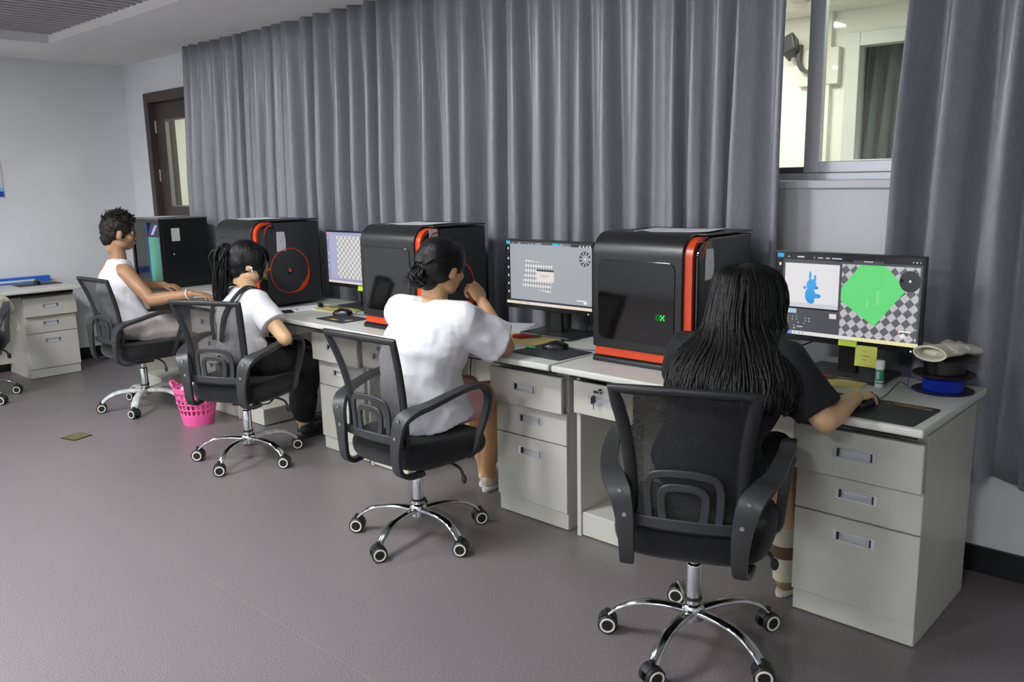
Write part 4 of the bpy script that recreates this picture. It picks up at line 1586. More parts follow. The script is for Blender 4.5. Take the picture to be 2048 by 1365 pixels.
for i, (x, y, a, mm) in enumerate(((-3.30, .385, 30, 'olive'), (-3.235, .365, -10, 'steel'))):
    t = thing('hand_tool', ('thin olive scraper' if i == 0 else 'small steel pliers') + ' on the yellow board beside the black pouch', 'tool', (x, y, ZD + .0088), radians(a))
    MB().tube([(-.05, 0, .006), (-.01, 0, .007), (.02, 0, .005)], [.005, .006, .004], 8).build('grip', mat('olive_grip', '55583a', rough=.5), t, smooth=50)
    MB().prism([(.018, -.004), (.055, -.008), (.06, .006), (.018, .004)], 'z', .002, .006).build('blade', M_tool, t)
t = thing('paper_stack', 'white printed sheets with notes beside the ring-marked printer', 'paper', (-3.50, .30, ZD), radians(-25))
for k, (a, dx) in enumerate(((0, 0), (.2, .02))):
    MB().box(-.105, .105, -.148, .148, .0006 * k, .0006 * k + .0005).build('sheet', M_paper, t, loc=(dx, -dx, 0), rot=(0, 0, a))
MB().box(.03, .075, -.06, -.045, .0012, .0015).build('print', M_ink, t)
t = thing('phone', 'black phone lying on the desk beside the white sheets', 'phone', (-3.45, .10, ZD), radians(-20))
MB().prism(rrect(-.037, .037, -.075, .075, .01), 'z', 0, .008).build('case', M_plastic, t, bevel=.002)
MB().prism(rrect(-.033, .033, -.070, .070, .007), 'z', .008, .0085).build('phone_screen', M_pglass, t)

# fourth desk --------------------------------------------------------
t = thing('paper_stack', 'white sheets under the hands of the person in the sleeveless top', 'paper', (-4.70, .17, ZD), radians(35))
for k, (a, dx) in enumerate(((0, 0), (.25, .05), (-.3, .12))):
    MB().box(-.105, .105, -.148, .148, .0006 * k, .0006 * k + .0005).build('sheet', M_paper, t, loc=(dx, -dx * .6, 0), rot=(0, 0, a))

# sheets on the printers
for loc, a, lb in (((-1.05, .40, 1.2582), 12, 'white sheets on top of the printer with the green readout'),
                   ((-2.46, .32, 1.2582), 10, 'white sheets on top of the printer behind the hair bun'),
                   ((-3.86, .27, 1.2582), -5, 'white sheets on top of the printer beside the black overalls'),
                   ((-5.33, .36, 1.2423), 10, 'white sheet on top of the teal-fronted printer')):
    t = thing('paper_stack', lb, 'paper', loc, radians(a), 'paper on the printers')
    rings = []
    for k in range(9):
        x = -.148 + .296 * k / 8
        zz = .0008 + .004 * abs(sin(k * 1.3)) * (k in (0, 1, 7, 8))
        rings.append([(x, -.105, zz), (x, .105, zz * .6 + .0003), (x, .105, zz * .6 + .0012), (x, -.105, zz + .0009)])
    MB().loft(rings).build('sheet', M_paper, t)
    MB().box(-.10, .12, -.08, .06, -.0001, .0004).build('sheet', M_paper, t, rot=(0, 0, .2))

# drawer key
t = thing('drawer_key', 'key with a black head left hanging in the drawer lock', 'key', (-1.225, .122, .645))
MB().tube([(0, .010, 0), (0, -.012, 0)], .003, 8).build('shank', M_chrome, t)
MB().prism(rrect(-.020, .002, -.005, .005, .004), 'y', -.018, -.012).build('bow', M_plastic, t, bevel=.001)
MB().tube([(-.017, -.015, 0), (-.018, -.016, -.018)], .0012, 6).build('ring', M_chrome, t)
MB().prism(rrect(-.027, -.010, -.045, -.016, .006), 'y', -.019, -.014).build('spare_bow', M_plastic, t, bevel=.001)
MB().box(-.0205, -.0165, -.018, -.0155, -.072, -.044).build('spare_blade', M_chrome, t)

# ------------------------------------------------------------------ pink basket, floor plate, wall poster
t = thing('waste_basket', 'pink perforated plastic waste basket on the floor', 'basket', (-4.235, -.045, 0), radians(40))
M_pink = mat('pink_plastic', 'ea5f9e', rough=.35)
NB = 48
rows = [(0, .092), (.062, .104), (.072, .1055), (.098, .1105), (.108, .112), (.134, .117), (.144, .119), (.170, .1235), (.180, .125), (.206, .1295), (.216, .131), (.236, .134)]
vs, fs = [], []
for z, r in rows:
    for k in range(NB):
        a = 2 * pi * k / NB
        vs.append((r * cos(a), r * sin(a), z))
for i in range(len(rows) - 1):
    for k in range(NB):
        if i in (2, 4, 6, 8) and k % 2:
            continue
        k2 = (k + 1) % NB
        fs.append((i * NB + k, i * NB + k2, (i + 1) * NB + k2, (i + 1) * NB + k))
fs.append(tuple(range(NB)))
w_ = MB().add(vs, fs).build('basket_wall', M_pink, t, smooth=50)
w_.modifiers.new('t', 'SOLIDIFY').thickness = .003
MB().lathe([(.131, .232), (.137, .232), (.139, .238), (.136, .243), (.131, .243)], NB, cap=False).build('rim', M_pink, t, smooth=60)
MB().tube(spline([(-.132, .03, .236), (-.150, .02, .262), (-.150, -.02, .262), (-.132, -.03, .236)], 6), .009, 10).build('grip', M_pink, t, smooth=60)
MB().box(-.123, -.118, -.022, .018, .125, .155).build('price_tag', mat('pale_tag', 'c4c9cf', rough=.6), t)
t = thing('trash_bag', 'crumpled white plastic bag sticking out of the pink basket', 'bag', (-4.235, -.045, 0))
g = MB()
g.ell((0, 0, .20), (.10, .10, .05))
g.ell((.03, .03, .235), (.05, .06, .04))
remeshed(g, .007, 2, 'bag_sheet', mat('white_bag', 'd0d2d2', rough=.4), t, fold=.02, fscale=22)

t = thing('floor_socket_plate', 'square brass socket cover let into the floor', 'socket cover', (-4.52, -.672, 0), radians(17))
M_brass = mat('aged_brass', '7d7d4a', rough=.35, metal=.6, var=.2, vscale=25)
MB().prism(rrect(-.062, .062, -.062, .062, .004), 'z', 0, .004).build('plate_frame', mat('dark_brass', '3f3d28', rough=.4, metal=.6), t, bevel=.001)
MB().prism(rrect(-.053, .053, -.053, .053, .003), 'z', .004, .0055).build('lid', M_brass, t, bevel=.001)
for q in ((-.045, -.045), (.045, .045)):
    MB().lathe([(.004, .0055), (.004, .0065)], 10, (q[0], q[1], 0)).build('screw', M_chrome, t)

t = thing('wall_poster', 'white poster with a blue bottom band on the bare white wall', 'poster', (XL + .002, -.63, 1.388))
MB().box(0, .006, -.45, .45, 0, .54).build('board', mat('poster_white', 'c9d2de', rough=.4), t)
MB().box(.006, .0066, -.45, .45, .012, .055).build('blue_band', mat('poster_blue', '2f4aa8', rough=.4), t)
MB().box(.006, .0066, -.45, .45, .055, .085).build('pale_band', mat('poster_pale', '8fb4d6', rough=.4), t)

# things on the desk by the bare wall
ZL = .75 * .945
t = thing('document_case', 'flat blue document case on the desk by the bare wall', 'case', (-6.83, -.20, ZL), 0)
MB().box(-.05, .0, -.28, .26, 0, .05).build('case_body', mat('blue_case', '2f62c4', rough=.35), t, bevel=.006)
MB().box(.0, .004, -.14, .14, .012, .03).build('label_strip', mat('pale_tag', 'c4c9cf'), t)
t = thing('mouse_pad', 'black pad with a mouse on the desk by the bare wall', 'mouse pad', (-6.66, -.10, ZL + .0002), radians(90))
slab('pad', rrect(-.16, .16, -.10, .10, .01), 0, .003, M_pad, t)
make_mouse((-6.66, -.10, ZL + .0034), radians(70), 'black mouse on the desk by the bare wall', None)
# pale bag hung on the chair by the wall
t = thing('tote_bag', 'pale cloth tote bag hung on the chair by the bare wall', 'bag', (-6.12, -.56, .63), radians(20))
M_tote = mat('pale_tote', 'c6c2b0', rough=.9, bump=.2, bscale=80)
g = MB()
g.ell((0, 0, .02), (.07, .10, .07))
g.ell((.01, .05, -.02), (.05, .07, .05))
remeshed(g, .008, 3, 'bag_body', M_tote, t, fold=.012, fscale=14)
MB().sweep(spline([(.03, .07, .0), (.03, .12, -.10), (.03, .13, -.17), (.03, .10, -.19), (.03, .07, -.15), (.03, .06, -.02)], 6), lambda i, s: [(.012, -.002), (.012, .002), (-.012, .002), (-.012, -.002)], up=(1, 0, 0)).build('strap', M_tote, t, smooth=50)

# corridor fittings ---------------------------------------------------
M_cam = mat('dark_grey_camera', '34373a', rough=.4)
t = thing('security_camera', 'dark camera on a bracket on the corridor wall seen through the window', 'camera', (-1.985, CY1, 2.27))
MB().tube([(0, 0, -.05), (0, -.10, -.02)], .018, 10).build('bracket', mat('pale_bracket', 'c9c7bb', rough=.5), t, smooth=50)
MB().obox((-.0, -.13, .04), (.045, 0, .02), (0, .05, -.02), (-.012, .0, .055)).build('camera_body', M_cam, t, bevel=.012, segs=3)
t = thing('wall_bracket', 'dark hooked bracket with a pale box on the corridor wall', 'bracket', (-1.86, CY1, 2.16))
MB().box(-.10, .18, -.06, 0, -.11, .13).build('back_box', mat('pale_box', 'dedcd0', rough=.5), t, bevel=.006)
MB().sweep(spline([(-.07, -.09, .16), (-.075, -.10, .06), (-.05, -.10, 0), (.0, -.10, -.02), (.03, -.09, .03), (.03, -.08, .12)], 5), lambda i, s: [(.018, -.012), (.018, .012), (-.018, .012), (-.018, -.012)], up=(0, 1, 0)).build('hook', M_cam, t, smooth=40)
MB().box(.01, .05, -.10, 0, -.14, -.03).build('foot', M_cam, t, bevel=.006)

# loose leads in the knee spaces
o = MB().tube(spline([(-2.40, .59, .68), (-2.41, .57, .48), (-2.385, .56, .42), (-2.405, .56, .37), (-2.46, .57, .335), (-2.50, .598, .33)], 6), .003, 6).build('power_lead', M_cord, smooth=60)
tag(o, 'thin black lead looping under the desk behind the person with a hair bun', 'cable')
t = thing('power_lead', 'black lead with a silver plug lying on the base box of a desk', 'cable', (-3.95, .22, .1052))
MB().tube(spline([(-.10, .18, .004), (-.03, .10, .004), (.02, .05, .004), (.0, .0, .004), (-.05, -.02, .004)], 6), .0035, 6).build('lead', M_cord, t, smooth=60)
MB().box(-.08, -.045, -.03, -.008, 0, .016).build('plug', M_chrome_s, t, bevel=.003)


# ------------------------------------------------------------------ people
def V(*a):
    return Vector(a)


def frame_from(heading, pitch=0.0, roll=0.0):
    """local axes (x right, y forward, z up) -> world rotation"""
    return Matrix.Rotation(heading, 3, 'Z') @ Matrix.Rotation(pitch, 3, 'X') @ Matrix.Rotation(roll, 3, 'Y')


def limb(mb, pts, rad, n=14, steps=5):
    P = spline(pts, steps)
    mb.tube(P, lerp_list(rad, len(P)), n)
    mb.ell(P[0], rad[0], n, 8)
    mb.ell(P[-1], rad[-1], n, 8)


def torso(mb, J, grow=0.0, rings=None, bottom=0.0):
    """elliptical rings along the spine, turned from hips to shoulders"""
    hipx = (J['hipR'] - J['hipL']).normalized()
    shx = (J['shR'] - J['shL']).normalized()
    spine = [J['pelvis'], J['waist'], J['chest'], J['neck']]
    P = spline(spine, 8)
    N = len(P)
    tbl = rings or [(.158, .115), (.165, .120), (.150, .108), (.132, .096), (.142, .104), (.160, .112), (.165, .108), (.150, .090), (.085, .066), (.052, .052)]
    out = []
    for i, p in enumerate(P):
        t = i / (N - 1)
        tg = (P[min(i + 1, N - 1)] - P[max(i - 1, 0)]).normalized()
        x = hipx.lerp(shx, t)
        x = (x - tg * x.dot(tg)).normalized()
        y = tg.cross(x)
        k = t * (len(tbl) - 1)
        a = min(int(k), len(tbl) - 2)
        w = tbl[a][0] + (tbl[a + 1][0] - tbl[a][0]) * (k - a) + grow
        d = tbl[a][1] + (tbl[a + 1][1] - tbl[a][1]) * (k - a) + grow
        out.append([p + x * (w * (abs(cos(q)) ** .85) * (1 if cos(q) > 0 else -1)) + y * (d * (abs(sin(q)) ** .85) * (1 if sin(q) > 0 else -1)) for q in [2 * pi * j / 24 for j in range(24)]])
    mb.loft(out)


def hand(mb, wrist, fw, up, thumb_side, curls, s=1.0, spread=.05):
    """palm and five fingers; fw along the hand, up = back of the hand, thumb_side = +1/-1 along side axis"""
    fw = Vector(fw).normalized()
    up = Vector(up)
    up = (up - fw * up.dot(fw)).normalized()
    side = fw.cross(up) * thumb_side
    R = Matrix((side, fw, up)).transposed()
    c = wrist + fw * .048 * s
    mb.ell(c, (.038 * s, .050 * s, .0155 * s), 16, 10, R)
    mb.ell(wrist + fw * .03 * s + side * .018 * s - up * .004 * s, (.018 * s, .034 * s, .015 * s), 12, 8, R)
    base = wrist + fw * .082 * s
    for i, (off, ln, rr) in enumerate(((.028, .070, .0088), (.0095, .078, .0090), (-.0095, .072, .0086), (-.027, .058, .0078))):
        p = base + side * off * s - fw * (.006 * abs(i - 1)) * s
        d = (fw + side * (off * spread * 30) * .3).normalized()
        pts = [p - fw * .02 * s, p]
        rads = [rr * s * 1.08, rr * s * 1.05]
        ang = 0
        for k, f_ in enumerate((.45, .31, .24)):
            ang += curls[i][k] if hasattr(curls[i], '__len__') else curls[i]
            dd = d * cos(ang) - up * sin(ang)
            p = p + dd * ln * f_ * s
            pts.append(p)
            rads.append(rr * s * (1.0, .93, .8)[k])
        mb.tube(pts, rads, 10)
        for q, r_ in zip(pts[1:], rads[1:]):
            mb.ell(q, r_ * 1.02, 10, 6)
    t0 = wrist + fw * .022 * s + side * .026 * s
    t1 = t0 + (fw * .75 + side * .55 - up * .3).normalized() * .034 * s
    t2 = t1 + (fw * .92 + side * .12 - up * .35).normalized() * .028 * s
    t3 = t2 + (fw * .95 - side * .12 - up * .3).normalized() * .020 * s
    mb.tube([t0, t1, t2, t3], [.0125 * s, .0105 * s, .0095 * s, .008 * s], 10)
    for q, r_ in ((t1, .0105), (t2, .0097), (t3, .0082)):
        mb.ell(q, r_ * s, 10, 6)


def head_shape(mb, c, R, s=1.0):
    def E(p, r, rot=None):
        mb.ell(c + R @ (Vector(p) * s), [k * s for k in r], 20, 14, R @ rot if rot else R)
    E((0, -.012, .030), (.073, .092, .084))
    E((0, .022, -.028), (.060, .068, .084))
    E((0, .045, -.085), (.034, .036, .026))
    for sx in (-1, 1):
        E((sx * .034, .056, -.030), (.026, .030, .026))
        E((sx * .045, .012, -.070), (.020, .044, .026))
        E((sx * .074, -.006, -.012), (.009, .019, .031), Matrix.Rotation(radians(-14), 3, 'X') @ Matrix.Rotation(radians(-18 * sx), 3, 'Z'))
        E((sx * .069, .004, -.036), (.008, .010, .010))
        E((sx * .011, .092, -.038), (.008, .011, .008))
    E((0, .074, .020), (.046, .018, .012))
    E((0, .090, -.005), (.0085, .012, .026), Matrix.Rotation(radians(18), 3, 'X'))
    E((0, .103, -.031), (.011, .013, .010))
    E((0, .088, -.059), (.021, .010, .006))
    E((0, .086, -.069), (.018, .010, .007))
    mb.tube([c + R @ V(0, -.02, -.03) * s, c + R @ V(0, -.03, -.13) * s], [.055 * s, .052 * s], 16)


M_eye = mat('eye_white', 'e4e0da', rough=.15)
M_iris = mat('dark_iris', '1a1210', rough=.1)


def face_bits(parent, c, R, hair, s=1.0):
    for sx in (-1, 1):
        p = c + R @ (V(sx * .031, .073, .000) * s)
        e = MB().ell(p, .0125 * s, 14, 10, R).build('eye', M_eye, parent, smooth=180)
        MB().ell(c + R @ (V(sx * .031, .0825, .000) * s), (.0055 * s, .0036 * s, .0055 * s), 12, 8, R).build('iris', M_iris, e, smooth=180)
        b = spline([c + R @ (V(sx * x, y, z) * s) for x, y, z in ((.014, .0905, .018), (.032, .087, .026), (.052, .070, .020))], 5)
        MB().tube(b, lerp_list([.003, .004, .0015], len(b)), 6).build('eyebrow', hair, parent, smooth=180)


def strands(mb, paths, r0, r1, n=5):
    for P in paths:
        N = len(P)
        mb.tube(P, [max(.0008, (r0 + (r1 - r0) * (i / (N - 1))) * (min(1, .35 + 3 * i / (N - 1)))) for i in range(N)], n)


def shoe(parent, heel, direction, m, ms, s=1.0, z=0.0):
    d = Vector((direction[0], direction[1], 0)).normalized()
    sd = Vector((-d.y, d.x, 0))
    R = Matrix((sd, d, V(0, 0, 1))).transposed()
    b = Vector((heel[0], heel[1], z))
    g = MB()
    g.ell(b + d * .05 * s + V(0, 0, .052), (.036 * s, .06 * s, .044), 16, 10, R)
    g.ell(b + d * .14 * s + V(0, 0, .038), (.041 * s, .085 * s, .030), 16, 10, R)
    g.ell(b + d * .20 * s + V(0, 0, .032), (.038 * s, .045 * s, .024), 16, 10, R)
    o = remeshed(g, .005, 3, 'shoe', m, parent, keep=lambda q: q.z > z + .012)
    out = []
    for k in range(24):
        a = 2 * pi * k / 24
        y = .115 + .132 * sin(a)
        w = .042 - .006 * (sin(a) < 0) * abs(sin(a)) - .004 * cos(2 * a)
        q = b + (sd * (w * cos(a)) + d * y) * s
        out.append((q.x, q.y))
    MB().prism(out, 'z', z + .0005, z + .02).build('sole', ms, o, bevel=.004)
    return o


def make_body(t, J, hc, HR, skin, arms=True, hs=1.0, legs=True, fat=1.0, hands=()):
    g = MB()
    torso(g, J)
    head_shape(g, hc, HR, hs)
    nb = J['neck']
    limb(g, [nb - (nb - J['chest']).normalized() * .05, nb + V(0, 0, .0), hc + HR @ V(0, -.025, -.06)], [.060, .053, .050])
    for S in 'LR':
        sh, el, wr = J['sh' + S], J['el' + S], J['wr' + S]
        limb(g, [J['chest'].lerp(nb, .6).lerp(sh, .3), sh], [.060, .056])
        limb(g, [sh, sh.lerp(el, .4), el], [.053 * fat, .045 * fat, .037 * fat])
        limb(g, [el, el.lerp(wr, .3), el.lerp(wr, .75), wr], [.038 * fat, .039 * fat, .029 * fat, .0245 * fat])
        hp, kn, an = J['hip' + S], J['kn' + S], J['an' + S]
        limb(g, [hp, hp.lerp(kn, .5), kn], [.084, .072, .053])
        limb(g, [kn, kn.lerp(an, .35), an], [.053, .054, .035])
        limb(g, [an, an + V(0, 0, -.04)], [.036, .034])
    for h in hands:
        hand(g, **h)
    return remeshed(g, .0042, 3, 'body', skin, t)


def seam_curve(points, r, name, m, parent):
    return MB().tube(spline(points, 5, loop=True), r, 6, loop=True).build(name, m, parent, smooth=60)


M_skin = mat('skin_tan', 'c79a72', rough=.5, var=.05, vscale=20)
M_skin2 = mat('skin_light', 'd0a981', rough=.5, var=.05, vscale=20)
M_skin3 = mat('skin_brown', 'a37a5a', rough=.5, var=.05, vscale=20)
M_hair = mat('black_hair', '0c0b0c', rough=.42, spec=.32, var=.25, vscale=60, bump=.35, bscale=160)
M_hair2 = mat('dark_brown_hair', '1e1714', rough=.5, spec=.3, var=.3, vscale=60, bump=.35, bscale=160)
M_wshirt = mat('white_cotton', 'dddce2', rough=.85, bump=.06, bscale=300)
M_bshirt = mat('black_cotton', '101115', rough=.85, bump=.06, bscale=300)
M_bpants = mat('black_trousers', '0f1013', rough=.8)
M_gshort = mat('pale_grey_trousers', 'b9b3b0', rough=.85)
M_pinkshort = mat('pink_shorts', 'd9a3a6', rough=.85)
M_cream = mat('cream_shoe', 'cfc7b4', rough=.6)
M_dkshoe = mat('dark_shoe', '26272a', rough=.5)
M_tanshoe = mat('tan_shoe', '8b7757', rough=.6)


def shirt(t, J, m, el_frac, fold, seed, sleeve_r=(.072, .068, .066), grow=.018, sleeveless=False, rings=None, name='shirt', collar=True, skip_bottom=None, keep=None):
    g = MB()
    torso(g, J, grow, rings)
    for S in 'LR':
        sh, el = J['sh' + S], J['el' + S]
        nb = J['neck']
        if sleeveless:
            limb(g, [J['chest'].lerp(nb, .62).lerp(sh, .15), nb.lerp(sh, .72) + V(0, 0, -.012)], [.072, .052])
        else:
            limb(g, [J['chest'].lerp(nb, .55).lerp(sh, .2), sh], [.085, sleeve_r[0]])
            limb(g, [nb.lerp(sh, .25) + V(0, 0, -.035), sh + V(0, 0, -.004)], [.055, sleeve_r[0] * .93])
            d = (el - sh)
            P = spline([sh, sh + d * el_frac * .5, sh + d * el_frac], 5)
            g.tube(P, lerp_list(list(sleeve_r), len(P)), 16)
            g.ell(sh, sleeve_r[0] * .98, 16, 10)
    return remeshed(g, .006, 9, name, m, t, fold=fold, fscale=11, seed=seed, keep=keep)


def legs_cloth(t, J, m, frac_lo, r, name='trousers', seed=1, fold=.006, sides='LR'):
    g = MB()
    hx = (J['hipR'] - J['hipL']).normalized()
    g.ell(J['pelvis'] + V(0, 0, .01), (.175, .14, .105), 20, 12, Matrix((hx, V(0, 0, 1).cross(hx), V(0, 0, 1))).transposed())
    for S in sides:
        hp, kn, an = J['hip' + S], J['kn' + S], J['an' + S]
        if frac_lo <= 0:
            end = hp.lerp(kn, 1 + frac_lo)
            P = spline([hp, hp.lerp(end, .5), end], 5)
            g.tube(P, lerp_list([r[0], r[0] * .95, r[1]], len(P)), 16)
            g.ell(hp, r[0], 16, 10)
        else:
            limb(g, [hp, hp.lerp(kn, .5), kn], [r[0], r[0] * .92, r[1]])
            e = kn.lerp(an, frac_lo)
            P = spline([kn, kn.lerp(e, .5), e], 5)
            g.tube(P, lerp_list([r[1], r[1] * .9, r[2]], len(P)), 16)
    return remeshed(g, .007, 3, name, m, t, fold=fold, fscale=12, seed=seed)


# ---- person with long loose hair, outer-end desk
t = thing('person', 'person with long loose black hair in a black T-shirt, hand on a mouse', 'person', (0, 0, 0), 0, 'people at the desks')
J = dict(pelvis=V(-.565, -.20, .56), waist=V(-.555, -.20, .68), chest=V(-.545, -.14, .82), neck=V(-.55, -.075, .945),
         shR=V(-.385, -.085, .905), elR=V(-.250, -.085, .755), wrR=V(-.235, .095, .790),
         shL=V(-.725, -.06, .895), elL=V(-.80, .02, .775), wrL=V(-.665, .17, .778),
         hipR=V(-.48, -.14, .55), knR=V(-.515, .20, .535), anR=V(-.495, .235, .10),
         hipL=V(-.655, -.13, .545), knL=V(-.72, .20, .535), anL=V(-.78, .42, .105))
hc, HR = V(-.562, -.01, 1.072), frame_from(radians(2), radians(-12))
make_body(t, J, hc, HR, M_skin2, hands=[
    dict(wrist=J['wrR'], fw=(.04, .95, -.08), up=(-.1, .15, 1), thumb_side=-1, curls=[(.35, .45, .3), (.35, .5, .35), (.45, .55, .4), (.5, .6, .4)], s=.95),
    dict(wrist=J['wrL'], fw=(.7, .6, -.05), up=(0, 0, 1), thumb_side=1, curls=[.15, .15, .2, .25], s=.95)])
face_bits(t, hc, HR, M_hair)
shirt(t, J, M_bshirt, .86, .008, 3, sleeve_r=(.076, .074, .072), grow=.022)
legs_cloth(t, J, M_bpants, -.12, (.095, .078), 'shorts', 5)
for S in 'RL':
    k, a = J['kn' + S], J['an' + S]
    g = MB().tube(spline([k.lerp(a, .62), k.lerp(a, .82), a + V(0, 0, -.04)], 4), [.047, .046, .045, .044, .043, .041, .041, .041, .041], 16)
    sk = g.build('sock', mat('cream_sock', 'c8c1ab', rough=.9), t, smooth=60)
    q = k.lerp(a, .84)
    MB().tube([q + V(0, 0, .022), q - V(0, 0, .022)], [.0475, .0470], 16).build('sock_band', mat('brown_band', '5d4a33', rough=.9), sk, smooth=60)
    shoe(t, (a.x, a.y - .03), (.05 if S == 'R' else -.1, 1), M_tanshoe, M_cream)
# hair: under-shell and long strands
lev = [(1.190, .012, .012, .010, .0), (1.180, .050, .060, .050, .0), (1.155, .079, .094, .075, .0), (1.105, .094, .110, .080, .0), (1.060, .099, .122, .070, .0), (1.01, .106, .146, .03, .008), (.965, .140, .188, -.01, .035),
       (.925, .178, .240, -.06, .050), (.885, .202, .278, -.10, .060), (.84, .208, .302, -.12, .064), (.79, .202, .318, -.13, .062)]


def hair_pt(a, h, extra=0.0):
    """a -1..1 across the back of the head, h 0..1 from crown to ends"""
    k = h * (len(lev) - 1)
    i = min(int(k), len(lev) - 2)
    f = k - i
    z, w, b, fr, sh = [lev[i][j] + (lev[i + 1][j] - lev[i][j]) * f for j in range(5)]
    ang = a * radians(100)
    x = (w + extra) * sin(ang)
    e = 1 - .68 * max(0, min(1, (h - .48) / .18))
    y = -(b + extra) * cos(ang) ** e if abs(ang) < pi / 2 else (fr + .02) * (abs(ang) - pi / 2) / radians(10)
    if h > .55:
        y = min(y, -b * .45)
    return V(hc.x + x + sh * .9, hc.y + y - .0, z)


g = MB()
rings = []
for r_ in range(23):
    h = r_ / 22
    outer = [hair_pt(-1 + 2 * k / 28, h, -.004) for k in range(29)]
    inner = [hair_pt(1 - 2 * k / 28, h, -.03 if h > .12 else -.008) + V(0, .012, -.004) for k in range(29)]
    rings.append(outer + inner)
g.loft(rings)
g.ell(hc + V(0, .010, .034), (.090, .100, .084), 24, 14)
rnd = random.Random(9)
paths = []
for k in range(420):
    a0 = rnd.uniform(-1, 1)
    drift = rnd.uniform(-.16, .16)
    ln = rnd.uniform(.86, 1.02)
    wv, ph = rnd.uniform(.0, .007), rnd.uniform(0, 6)
    ex = rnd.uniform(-.006, .005)
    P = []
    for i in range(17):
        h = .03 + (ln - .03) * i / 16
        aa = max(-1, min(1, a0 + drift * h * h))
        p = hair_pt(aa, min(1, h), ex + .006 * h * rnd.uniform(-.2, .6))
        if h > 1:
            p.z -= (h - 1) * .4
        P.append(p + V(wv * sin(ph + 9 * h), 0, 0))
    paths.append(P)
strands(g, paths, .0055, .003, 5)
ho = g.build('hair', M_hair, t, smooth=180)
ho['kind'] = 'stuff'

# ---- person with a hair bun, white T-shirt
t = thing('person', 'person in a white T-shirt with a low hair bun, chin propped on one fist', 'person', (0, 0, 0), 0, 'people at the desks')
J = dict(pelvis=V(-1.88, -.21, .56), waist=V(-1.885, -.225, .68), chest=V(-1.875, -.195, .82), neck=V(-1.865, -.15, .965),
         shR=V(-1.70, -.165, .915), elR=V(-1.625, .015, .792), wrR=V(-1.742, .005, .965),
         shL=V(-2.035, -.17, .915), elL=V(-2.10, -.02, .785), wrL=V(-1.95, .10, .785),
         hipR=V(-1.79, -.13, .55), knR=V(-1.872, .20, .525), anR=V(-2.02, .29, .10),
         hipL=V(-1.97, -.13, .55), knL=V(-2.06, .21, .525), anL=V(-2.08, .33, .10))
hc, HR = V(-1.850, -.115, 1.118), frame_from(radians(-2), radians(-8), radians(3))
make_body(t, J, hc, HR, M_skin, hands=[
    dict(wrist=J['wrR'], fw=(-.36, -.22, .72), up=(.75, -.05, .45), thumb_side=1, curls=[(1.15, 1.3, .8), (1.2, 1.3, .8), (1.2, 1.3, .8), (1.2, 1.3, .8)], s=.98),
    dict(wrist=J['wrL'], fw=(.8, .4, -.03), up=(0, 0, 1), thumb_side=1, curls=[.2, .2, .25, .3], s=.95)])
face_bits(t, hc, HR, M_hair)
Js = dict(J, pelvis=J['pelvis'] + V(.0, .02, -.065))
shirt(t, Js, M_wshirt, .84, .012, 8, sleeve_r=(.086, .088, .094), grow=.034,
      rings=[(.178, .140), (.170, .128), (.155, .112), (.150, .106), (.152, .106), (.160, .110), (.163, .104), (.150, .086), (.095, .068), (.052, .050)])
legs_cloth(t, J, M_pinkshort, -.66, (.094, .092), 'shorts', 6)
for S in 'RL':
    a = J['an' + S]
    shoe(t, (a.x + .01, a.y - .03), (-.3, 1), M_cream, M_white)
g = MB()
def HE(p, r, rot=None):
    g.ell(hc + HR @ Vector(p), r, 22, 14, HR @ rot if rot else HR)
HE((0, -.020, .040), (.083, .097, .084))
HE((0, -.035, .005), (.080, .082, .088))
HE((0, .035, .066), (.066, .052, .045))
HE((.05, .012, .03), (.036, .062, .058))
HE((-.05, .012, .03), (.036, .062, .058))
HE((0, -.065, -.058), (.048, .040, .045))
cap = remeshed(g, .005, 5, 'hair', M_hair, t, fold=.0025, fscale=34, fstretch=(1, 1, .4))
bc = hc + HR @ V(-.012, -.110, -.045)
bn = MB()
bn.ell(bc, (.040, .034, .036), 16, 10, HR)
rnd = random.Random(3)
for k in range(26):
    ax = Vector((rnd.gauss(0, 1), rnd.gauss(0, 1), rnd.gauss(0, 1))).normalized()
    u = ax.orthogonal().normalized()
    v = ax.cross(u)
    rr = rnd.uniform(.034, .043)
    a0 = rnd.uniform(0, 6)
    P = [bc + (u * cos(a0 + 3.6 * i / 14) + v * sin(a0 + 3.6 * i / 14)) * rr * (1 + .05 * sin(i)) + ax * .006 for i in range(15)]
    bn.tube(P, [.002 + .006 * sin(pi * (i + .5) / 15) for i in range(15)], 6)
for k in range(7):
    d = Vector((rnd.uniform(-1, 1), -.6, rnd.uniform(-1, .6))).normalized()
    P = [bc + HR @ (d * (.03 + .035 * i / 6) + V(0, 0, -.012 * (i / 6) ** 2)) for i in range(7)]
    bn.tube(P, [.004 - .0005 * i for i in range(7)], 5)
bn.build('hair_bun', M_hair, t, smooth=180)['kind'] = 'stuff'
hs_ = MB()
paths = []
for k in range(130):
    th = rnd.uniform(-1.25, 1.25)
    P = []
    for i in range(12):
        s = i / 11
        ph_ = radians(52 - 158 * s)
        p = V(sin(th) * .086 * cos(ph_ * .5) * (1 - .55 * s * s), .075 - .165 * s - .0 * s, .0)
        # great-circle sweep from the hairline over the crown to the bun
        q = V(.0845 * sin(th) * sin(pi * (.18 + .72 * s)), -.022 + .100 * cos(pi * (.18 + .80 * s)), .036 + (.088 * cos(th) * sin(pi * (.18 + .72 * s)) if s < .9 else .088 * cos(th) * sin(pi * .83)) - .075 * s * s * (1 - .3 * abs(th)))
        P.append(hc + HR @ q)
    paths.append(P)
strands(hs_, paths, .0042, .003, 5)
hs_.build('hair_strands', M_hair, t, smooth=180)['kind'] = 'stuff'

